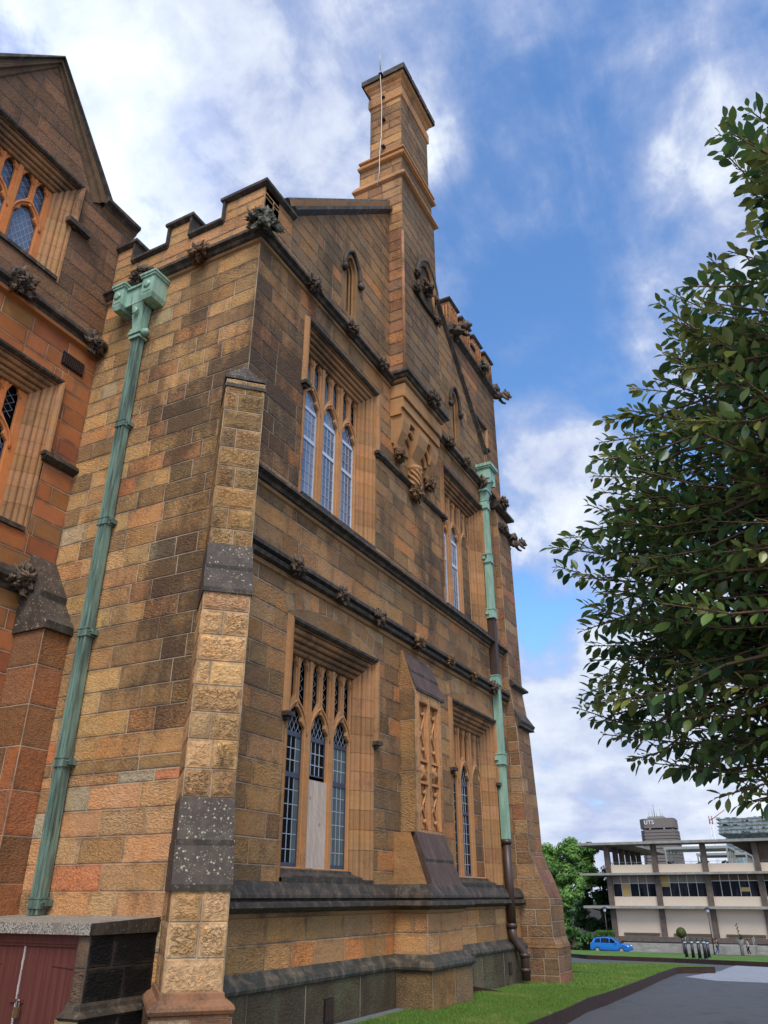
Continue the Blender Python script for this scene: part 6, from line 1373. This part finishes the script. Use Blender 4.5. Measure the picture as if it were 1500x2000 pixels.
# ------------------------------------------------------------------ the flat-roofed building
def modern():
    Y = 115.; t = empty('flat_roofed_building', (-8, Y+8, -4.9), 'long cream and grey building of three floors with thin projecting slabs and brown columns', 'building')
    xs = [-20.93+6.6*i for i in range(8)]; xe = 26
    def b(name, boxes, m, label=None):
        mb = MB()
        for q in boxes: mb.box(q[0], q[1], q[2] if len(q) > 2 else 0)
        o = mb.build(name, m, t)
        if label: o['label'] = label
        return o
    b('slab', [((-24.7, Y-1.6, 8.34), (xe, Y+3.2, 8.66)), ((-24.7, Y+3.2, 8.34), (-17.5, Y+34, 8.66)), ((-1.6, Y+3.2, 8.34), (xe, Y+34, 8.66))], M['concrete'])
    b('slab', [((-24.8, Y-1.5, 4.40), (xe, Y+16, 4.68))], M['concrete']); b('slab', [((-24.7, Y-1.5, .22), (xe, Y+16, .54))], M['concrete'])
    b('slab', [((-22.0, Y-1.0, -3.75), (xe, Y+16, -3.2))], M['column'])
    for x in xs:
        for z0, z1 in ((4.682, 8.338), (.542, 4.398), (-3.198, .218)): 
            pass
        b('column', [((x-.36, Y-.30, 4.682), (x+.36, Y+.45, 8.338)), ((x-.36, Y-.30, .542), (x+.36, Y+.45, 4.398)), ((x-.36, Y-.30, -3.198), (x+.36, Y+.45, .218))], M['column'])
    for i, (a, c) in enumerate(zip(xs, xs[1:])):
        b('parapet', [((a+.363, Y+.02, 4.682), (c-.363, Y+.2, 5.75))], M['cream']); b('parapet', [((a+.363, Y+.02, .542), (c-.363, Y+.2, 1.70))], M['cream'])
        b('wall', [((a+.363, Y+.02, -3.198), (c-.363, Y+.3, .218))], M['cream'])
        b('wall_bench', [((a+1.2, Y-.35, -2.98), (c-.65, Y+.018, -2.75))], M['louvre'])
        # glazed band
        wdn = MB(); n = 5; x0 = a+.363; w_ = (c-a-.726)/n; hd = [3.35, 3.40, 3.60, 3.60, 3.6, 3.6, 3.6][i]
        for k in range(n+1): wdn.box((x0+w_*k-.04, Y+.15, 1.702), (x0+w_*k+.04, Y+.28, 4.39))
        wdn.box((x0, Y+.16, hd-.04), (c-.363, Y+.27, hd+.04)); fr_ = wdn.build('window', M['steel'], t)
        g = MB(); g.face([(x0, Y+.24, 1.702), (c-.363, Y+.24, 1.702), (c-.363, Y+.24, hd), (x0, Y+.24, hd)]); g.build('pane', M['glass_mod'], fr_)
        h = MB(); h.box((x0, Y+.20, hd+.042), (c-.363, Y+.235, 4.39)); h.build('head_panel', M['soffit'] if i < 2 else M['louvre'], fr_)
        for (k, z0, z1) in ([(1, 1.75, 3.33)] if i == 0 else [(0, 2.9, 4.3)] if i == 1 else [(3, 2.3, 2.8)] if i == 2 else []):
            h = MB(); h.box((x0+w_*k+.06, Y+.17, z0), (x0+w_*(k+1)-.06, Y+.195, z1)); h.build('blind', M['ochre'], fr_)
        # parapet rail
        r = MB(); r.tube([(a+.4, Y+.1, 6.05), (c-.4, Y+.1, 6.05)], .025, 5)
        for k in range(6): r.tube([(a+.6+k*1.05, Y+.1, 5.75), (a+.6+k*1.05, Y+.1, 6.05)], .02, 4)
        r.build('railing', M['steel'], t)
    b('end_wall', [((-20.6, Y+.46, -3.198), (-20.4, Y+16, .218)), ((-20.6, Y+.46, .542), (-20.4, Y+16, 4.39))], M['soffit'])
    b('back_wall', [((-20.3, Y+6, .542), (xe, Y+6.2, 4.39))], M['soffit']); b('floor_deck', [((-20.5, Y+.5, 4.3), (xe, Y+34, 4.392))], M['concrete'])
    for k in range(1, 6): b('column', [((-21.2, Y+.45+4.4*k, 4.682), (-20.5, Y+1.1+4.4*k, 8.338))], M['column'])
    r = MB(); r.tube([(-20.8, Y+1, 6.0), (-20.8, Y+26, 6.0)], .03, 5)
    for k in range(20): r.tube([(-20.8, Y+1.2+k*1.2, 4.7), (-20.8, Y+1.2+k*1.2, 6.0)], .025, 4)
    r.build('railing', M['steel'], t)
    # right-hand plant room with louvres and a sloping dark soffit
    mb = MB(); mb.box((-.75, Y+.2, 4.69), (xe, Y+3, 8.33)); 
    for k in range(16): mb.box((-.75, Y+.12, 5.8+k*.16), (xe, Y+.199, 5.86+k*.16))
    mb.build('plant_room', M['louvre'], t); mb = MB(); mb.face([(-4.3, Y+.6, 8.33), (-.8, Y+.6, 8.33), (-.8, Y+3.2, 6.2)]); mb.face([(-4.3, Y+.6, 8.33), (-.8, Y+3.2, 6.2), (-1.7, Y+3.2, 8.33)]); mb.build('brace', M['column'], t)
    # rooftop pergola frames further back
    def pergola(x0, x1, y0, y1, z0, z1, nm='pergola'):
        mb = MB(); mb.box((x0, y0, z1-.35), (x1, y1, z1))
        for x in (x0+.1, x1-.3):
            for k in range(4): y = y0+(y1-y0)*k/3; mb.box((x, y-.12, z0), (x+.22, y+.12, z1-.351))
        mb.build(nm, M['steel'], t)
    pergola(-14.2, -5.2, Y+8, Y+18, 4.7, 8.35); pergola(-11.5, -3.8, Y+22, Y+32, 4.7, 8.0)
    mb = MB(); rg = random.Random(4)
    for x in (-12.0, -8.3, -5.2): leafy(mb, (x, Y+2, 5.9), (1.3, .5, .4), 160, .14, DEEP, rg, 5)
    mb.build('planter_foliage', M['foliage'], t)
modern()
def terrace():
    Y = 109.; t = empty('terrace_steps', (-8, Y, -5.2), 'broad pale concrete steps and wall below the flat-roofed building', 'steps')
    for k in range(7):
        mb = MB(); z = -5.05+k*.19; mb.box((-21, Y+k*.55, -5.2), (-11.0, 114, z)); mb.box((-2.9, Y+k*.55, -5.2), (26, 114, z)); mb.build('step', M['concrete'], t)
    mb = MB(); mb.box((-10.99, Y-.2, -5.2), (-2.91, 114, -3.85)); mb.build('wall', M['concrete'], t)
    for x0, x1 in ((-11.2, -10.9), (-2.95, -2.4)):
        r = MB(); r.tube([(x0, Y, -5.0), (x0, Y, -3.0), (x0, Y+4, -2.6), (x0, Y+4, -3.8)], .03, 5); r.tube([(x0, Y+2, -4.2), (x0, Y+2, -2.8)], .03, 5); r.build('handrail', M['steel'], t)
terrace()
# ------------------------------------------------------------------ city towers
def tower_block():
    Y = 600.; t = empty('tower_block', (-94, Y+12, -5), 'brown concrete tower block with banded floors and white letters near its top', 'building')
    def plan(x0, x1, ch): return [(x0+ch, Y), (x1, Y), (x1+ch*.3, Y+6), (x1, Y+24), (x0, Y+24), (x0, Y+6)]
    def prism(name, pl, z0, z1, m):
        mb = MB(); n = len(pl); lo = [mb.vert((*p, z0)) for p in pl]; hi = [mb.vert((*p, z1)) for p in pl]
        for i in range(n): mb.addf([lo[i], lo[(i+1) % n], hi[(i+1) % n], hi[i]])
        mb.addf(hi[:]); mb.addf(lo[::-1]); return mb.build(name, m, t)
    prism('crown_wall', plan(-106.1, -82.9, 3.8), 44.9, 51.2, M['greybrown']); prism('window_band', [(x, y+.9) for x, y in plan(-104.5, -84.2, 3)], -5, 44.89, M['glass_mod'])
    for x in (-98.5, -89): 
        mb = MB(); mb.box((x-.5, Y-.3, 43.6), (x+.5, Y+1, 44.88)); mb.build('bracket', M['concrete'], t)
    for k in range(22):
        z = 42.0-k*2.05; prism('floor_band', plan(-106.1-.05*k, -82.5+.05*k, 3.4), z, z+1.72, M['greybrown'])
    cu = bpy.data.curves.new('letters', 'FONT'); cu.body = 'UTS'; cu.size = 3.6; cu.extrude = .25; cu.offset = .02; cu.space_character = 1.12; cu.align_x = 'LEFT'
    o = bpy.data.objects.new('letters', cu); COL.objects.link(o); dg = bpy.context.evaluated_depsgraph_get(); me = bpy.data.meshes.new_from_object(o.evaluated_get(dg)); bpy.data.objects.remove(o)
    me.materials.append(M['white']); o = bpy.data.objects.new('lettering', me); COL.objects.link(o); me.transform(Matrix.Translation((-102.2, Y-.3, 47.35)) @ Matrix.Rotation(PI/2, 4, 'X')); attach(o, t)
    mb = MB(); mb.box((-100, Y+4, 51.2), (-89.5, Y+18, 52.8)); mb.build('plant_room', M['concrete'], t)
    mb = MB()
    for x, h, r in ((-99.4, 56.5, .15), (-97, 58.5, .15), (-95.6, 61, .3), (-94, 56, .2), (-91.5, 58, .15), (-90.2, 56, .15)): mb.tube([(x, Y+8, 52.8), (x, Y+8, h)], r, 5)
    mb.build('aerials', M['steel'], t)
tower_block()
def glass_tower():
    Y = 500.; t = empty('glass_tower', (-25, Y+10, -5), 'pale green glass tower with a jutting upper block at the right edge', 'building')
    mb = MB(); mb.box((-41, Y+2, -5), (-8, Y+24, 31.2)); mb.build('lower_block', M['glasswall'], t)
    mb = MB(); mb.hexa([(-43.8, Y-2, 33.2), (-8, Y-2, 33.2), (-8, Y+26, 33.2), (-43.8, Y+26, 33.2), (-42.2, Y-2, 41.2), (-8, Y-2, 41.2), (-8, Y+26, 41.2), (-42.2, Y+26, 41.2)]); mb.hexa([(-40, Y, 31.2), (-8, Y, 31.2), (-8, Y+24, 31.2), (-40, Y+24, 31.2), (-44, Y-2.1, 33.2), (-8, Y-2.1, 33.2), (-8, Y+26, 33.2), (-44, Y+26, 33.2)]); mb.build('upper_block', M['glasswall'], t)
    rg = random.Random(2)
    for z in [25.5+i*1.9 for i in range(3)]+[21.7, 23.6, 33.4, 35.3, 37.2, 39.1, 41.0]:
        mb = MB(); x = -44. if z > 33 else -41.2; mb.box((x, (Y-2.5 if z > 33 else Y+1.5), z), (-8, Y+26, z+.28)); 
        for k in range(12):
            a = rg.uniform(x, -10); mb.box((a, (Y-2.7 if z > 33 else Y+1.3), z+.3), (a+rg.uniform(1, 4), (Y-2.52 if z > 33 else Y+1.48), z+rg.uniform(.5, 1.1)))
        mb.build('floor_band', M['steel'] if rg.random() < .5 else M['concrete'], t)
    mb = MB(); mb.box((-28, Y+4, 41.25), (-19, Y+18, 42.0)); mb.build('plant_room', M['louvre'], t)
glass_tower()
def crane():
    Y = 450.; t = empty('tower_crane', (-41, Y, -5), 'thin red and white lattice crane mast between the two towers', 'crane')
    for nm, z0, z1, m, dx in (('mast', -5, 35, 'white', 0), ('mast_top', 35, 39, 'red', 0)):
        mb = MB()
        def X(z): return -41.6+(z-28)/9.3*1.65*.35
        for sx, sy in ((-.7, -.7), (.7, -.7), (.7, .7), (-.7, .7)): mb.tube([(X(28)+sx, Y+sy, z0), (X(28)+sx, Y+sy, z1)], .16, 4)
        k = 0; z = z0
        while z < z1-1.5: s = 1 if k % 2 else -1; mb.tube([(X(28)-.7*s, Y-.7, z), (X(28)+.7*s, Y-.7, z+1.5)], .11, 4); z += 1.5; k += 1
        mb.build(nm, M[m], t)
    mb = MB(); mb.tube([(-41.6, Y, 37), (-34, Y-1, 41.6)], .18, 4); mb.build('jib', M['red'], t)
crane()
# ------------------------------------------------------------------ bollards
def bollards():
    pos = [(-1.56, 47.6), (-.78, 44.9), (-.19, 43.2), (.10, 43.3), (-.60, 50.0)]
    lab = ['black bollard furthest left of the five, in front of the round topiary', 'second black bollard from the left, standing beside the leftmost', 'middle black bollard of the five', 'second black bollard from the right of the five', 'rightmost black bollard of the five, furthest from the camera']
    first = None
    S = 1.16
    for i, (x, y) in enumerate(pos):
        t = empty('bollard', (x, y, zt(y)-.2), lab[i], 'bollard', 'black bollards across the road end')
        if first is None:
            b = MB(); b.lathe([(.17, 0), (.17, .10), (.14, .13), (.14, .22), (.10, .26)], (0, 0, 0), 8); ob = b.build('base', M['black'], t, (0, 0, 0), False)
            b = MB(); b.lathe([(.095, .26), (.082, 1.0*S-.18)], (0, 0, 0), 8); oc = b.build('shaft', M['black'], t, (0, 0, 0))
            b = MB(); b.lathe([(.086, 1.0*S-.18), (.086, 1.0*S-.10)], (0, 0, 0), 10); od = b.build('white_band', M['white'], t, (0, 0, 0))
            b = MB(); b.lathe([(.10, 1.0*S-.10), (.12, 1.0*S-.07), (.10, 1.0*S-.03), (.05, 1.0*S-.01), (.065, 1.0*S+.03), (.05, 1.0*S+.075), (.01, 1.0*S+.09)], (0, 0, 0), 10); oe = b.build('cap', M['black'], t, (0, 0, 0))
            first = [ob, oc, od, oe]
        else:
            for o in first: c = o.copy(); COL.objects.link(c); c.parent = t; c.location = (0, 0, 0)
bollards()
# ------------------------------------------------------------------ lamp posts, topiary, planter
def lamp(x, y, top, label):
    zb = zt(y)-.2; t = empty('street_lamp', (x, y, zb), label, 'street lamp', 'lamp posts in front of the flat-roofed building'); mb = MB(); mb.tube([(x, y, zb), (x, y, zb+.6)], .10, 8); mb.tube([(x, y, zb+.6), (x, y, top-.6)], [.06, .045], 8); mb.build('post', M['iron'], t)
    mb = MB(); mb.lathe([(.10, 0), (.17, .15), (.19, .38)], (x, y, top-.6), 10); mb.build('lantern', M['white'], t); mb = MB(); mb.lathe([(.36, 0), (.30, .06), (.10, .14), (.03, .2)], (x, y, top-.22), 12); mb.build('cap', M['black'], t)
lamp(-5.9, 95, .66, 'tall lamp post in front of the middle of the flat-roofed building'); lamp(-17.41, 95, .66, 'tall lamp post beside the left end of the flat-roofed building')
def topiary():
    x, y = -9.1, 95; t = empty('topiary_tree', (x, y, -4.2), 'round clipped topiary ball behind the leftmost bollard', 'topiary'); rg = random.Random(3); mb = MB(); mb.tube([(x, y, -4.2), (x, y, -2.4)], .06, 6); mb.build('trunk', M['bark'], t); mb = MB()
    mb.blob((x, y, -1.95), .48, 2, .05, 3, 3, col=(.06, .09, .015, 1))
    for k in range(1500):
        u = Vector((rg.gauss(0, 1), rg.gauss(0, 1), rg.gauss(0, 1))).normalized(); p = Vector((x, y, -1.95))+u*.53*rg.uniform(.92, 1.04); a = u.orthogonal().normalized(); b = u.cross(a); s = .06; kx = rg.uniform(.7, 1.3); mb.face([p-a*s, p-b*s, p+a*s, p+b*s], 0, (.085*kx, .11*kx, .02*kx, 1))
    mb.build('crown', M['foliage'], t)
    x = -3.05; t = empty('potted_shrub', (x, y, -4.1), 'tall wispy shrub growing from a round planter by the steps', 'plant'); mb = MB(); leafy(mb, (x+.05, y, -2.25), (.45, .4, .30), 700, .08, [(.10, .12, .03), (.07, .09, .02)], rg, 8); st = MB()
    st.tube([(x, y, -2.5), (x-.05, y, -1.6), (x-.12, y, -.9)], [.03, .02, .01], 5)
    for k in range(7):
        z = -2.0+k*.17; leafy(mb, (x-.02-.015*k+.06*(-1)**k, y, z), (.15, .14, .10), 60, .055, [(.10, .12, .03), (.12, .11, .03)], rg, 4)
    mb.build('foliage', M['foliage'], t); st.build('stem', M['twig'], t); p = MB(); p.lathe([(.18, 0), (.18, .9), (.30, 1.2), (.36, 1.55), (.34, 1.6)], (x, y+.2, -4.1), 14); p.build('planter', M['concrete'], t)
topiary()
def sign():
    x, y, z = -17.3, 75.0, -2.02; t = empty('round_sign', (x, y, zt(y)), 'small round red and white sign just beyond the tower foot', 'sign'); mb = MB(); mb.tube([(x, y, zt(y)), (x, y, z+.2)], .03, 6); mb.build('post', M['steel'], t)
    mb = MB(); mb.lathe([(.30, 0), (.30, .03)], (0, 0, 0), 16); o = mb.build('disc', M['red'], t); o.data.transform(Matrix.Translation((x, y-.05, z)) @ Matrix.Rotation(PI/2, 4, 'X')); mb = MB(); mb.box((x-.22, y-.10, z+.10), (x+.22, y-.085, z+.24)); mb.build('white_bar', M['white'], t)
sign()
# ------------------------------------------------------------------ car
def car():
    x, y = -14.75, 85.; zb = -3.62; t = empty('hatchback_car', (x, y, zb), 'bright blue hatchback car parked beyond the far lawn', 'car'); t.rotation_euler = (0, 0, R(-4))
    # side profile (x forward), half width by height
    lower = [(-2.0, .30), (-2.02, .55), (-1.98, .82), (-1.90, .98), (1.0, .96), (1.55, .88), (1.95, .72), (2.02, .50), (2.0, .28)]
    b = MB()
    def loft(pts, ws):
        n = len(pts); L = [b.vert((p[0], -ws(p), p[1])) for p in pts]; Rr = [b.vert((p[0], ws(p), p[1])) for p in pts]
        b.addf(L, sm=False); b.addf(Rr[::-1])
        for i in range(n): k = (i+1) % n; b.addf([L[i], Rr[i], Rr[k], L[k]])
    loft(lower, lambda p: .86 if .4 < p[1] < .9 else .82)
    roof = [(-1.88, .97), (-1.62, 1.38), (-1.2, 1.48), (-.1, 1.50), (.35, 1.42), (1.15, .95)]
    loft(roof, lambda p: .80 if p[1] < 1.1 else .64)
    body = b.build('body', M['car_blue'], t, (0, 0, 0), True)
    m = body.modifiers.new('bevel', 'BEVEL'); m.width = .05; m.segments = 2
    for s in (-1, 1):
        for pts in ([(-1.55, 1.02), (-1.42, 1.34), (-.95, 1.40), (-.9, 1.02)], [(-.82, 1.02), (-.84, 1.41), (-.02, 1.42), (.02, 1.0)], [(.10, 1.0), (.08, 1.40), (.32, 1.36), (.88, .99)]):
            g = MB(); g.face([(a, s*(.81-(z-1.0)*.42+.012), z) for a, z in pts]); g.build('window', M['glass_mod'], t, (0, 0, 0))
    g = MB(); g.face([(1.17, -.70, .975), (1.17, .70, .975), (.40, .58, 1.43), (.40, -.58, 1.43)]); g.build('windscreen', M['glass_mod'], t, (0, 0, 0)); g = MB(); g.face([(-1.91, -.68, 1.0), (-1.91, .68, 1.0), (-1.66, .58, 1.36), (-1.66, -.58, 1.36)]); g.build('rear_window', M['glass_mod'], t, (0, 0, 0))
    for px_ in (-1.25, 1.28):
        for s in (-1, 1):
            w = MB(); w.lathe([(.24, -.1), (.31, -.09), (.32, 0), (.31, .09), (.24, .1)], (0, 0, 0), 18); o = w.build('wheel', M['tyre'], t, (0, 0, 0)); o.data.transform(Matrix.Translation((px_, s*.80, .31)) @ Matrix.Rotation(PI/2, 4, 'X')); r = MB(); r.lathe([(.20, -.02), (.20, .02)], (0, 0, 0), 12); o2 = r.build('rim', M['steel'], o, (0, 0, 0)); o2.data.transform(Matrix.Translation((px_, s*.89, .31)) @ Matrix.Rotation(PI/2, 4, 'X'))
    for s in (-1, 1):
        h = MB(); h.blob((1.86, s*.62, .70), .16, 3, .05, 2, 2, stretch=(.9, .9, .5)); h.build('headlight', M['white'], t, (0, 0, 0)); h = MB(); h.blob((-1.93, s*.68, .86), .13, 3, .05, 2, 2, stretch=(.6, .9, 1)); h.build('tail_light', M['red'], t, (0, 0, 0)); h = MB(); h.blob((.72, s*.92, 1.02), .11, 3, .05, 2, 2, stretch=(.8, 1, .7)); h.build('mirror', M['car_blue'], t, (0, 0, 0))
car()
# ------------------------------------------------------------------ people
def skin_mesh(name, joints, edges, mat, parent):
    me = bpy.data.meshes.new(name); me.from_pydata([j[:3] for j in joints], edges, []); o = bpy.data.objects.new(name, me); COL.objects.link(o)
    md = o.modifiers.new('skin', 'SKIN'); sv = me.skin_vertices[0].data if me.skin_vertices else None
    if sv is None: me.skin_vertices.new(name='s') if hasattr(me.skin_vertices, 'new') else None; sv = me.skin_vertices[0].data if me.skin_vertices else None
    if sv:
        for i, j in enumerate(joints): sv[i].radius = (j[3], j[3]); sv[i].use_root = (i == 0)
    ss = o.modifiers.new('sub', 'SUBSURF'); ss.levels = 1; ss.render_levels = 1
    dg = bpy.context.evaluated_depsgraph_get(); dg.update(); m2 = bpy.data.meshes.new_from_object(o.evaluated_get(dg)); bpy.data.objects.remove(o)
    for p in m2.polygons: p.use_smooth = True
    m2.materials.clear(); m2.materials.append(mat); o = bpy.data.objects.new(name, m2); COL.objects.link(o)
    if parent is not None: o.parent = parent
    return o
def person(loc, rz, label, shirt, legs, bag=None, h=1.68):
    t = empty('person', loc, label, 'person'); t.rotation_euler = (0, 0, rz); k = h/1.7
    J = [(0, 0, .95, .13), (0, 0, 1.15, .13), (0, 0, 1.38, .15), (0, 0, 1.50, .06), (.02, 0, 1.60, .095), (.01, 0, 1.68, .085),
         (.0, .10, .88, .10), (.14, .10, .50, .065), (.06, .10, .08, .045), (.20, .10, .04, .04), (.0, -.10, .88, .10), (-.10, -.10, .48, .065), (-.28, -.10, .12, .045), (-.16, -.10, .04, .04),
         (.0, .20, 1.40, .06), (-.08, .25, 1.12, .045), (.08, .24, .90, .035), (.14, .24, .82, .03), (.0, -.20, 1.40, .06), (.08, -.25, 1.12, .045), (.24, -.22, .98, .035), (.31, -.21, .95, .03)]
    E = [(0, 1), (1, 2), (2, 3), (3, 4), (4, 5), (0, 6), (6, 7), (7, 8), (8, 9), (0, 10), (10, 11), (11, 12), (12, 13), (2, 14), (14, 15), (15, 16), (16, 17), (2, 18), (18, 19), (19, 20), (20, 21)]
    J = [(a*k, b*k, c*k, r*k) for a, b, c, r in J]
    skin_mesh('body', J, E, M['skin'], t)
    def sub(ix, grow, name, mat):
        mp = {v: i for i, v in enumerate(ix)}; skin_mesh(name, [(*J[i][:3], J[i][3]*grow) for i in ix], [(mp[a], mp[b]) for a, b in E if a in mp and b in mp], mat, t)
    sub([1, 2, 14, 15, 16, 18, 19, 20], 1.16, 'shirt', shirt); sub([0, 6, 7, 8, 10, 11, 12], 1.15, 'trousers', legs)
    mb = MB(); mb.blob((-.03*k, 0, 1.66*k), .115*k, 3, .08, 3, 3, stretch=(1, .95, 1.05)); mb.build('hair', M['hair'], t, (0, 0, 0))
    return t
person((-3.3, 105, zt(105)-.2), R(200), 'person in cream top and dark trousers walking by the potted shrub', M['cloth_pale'], M['cloth_dark'])
person((-6.6, 104, zt(104)-.2), R(20), 'person in dark top and jeans behind the rightmost bollard', M['cloth_dark'], M['cloth_jean'])
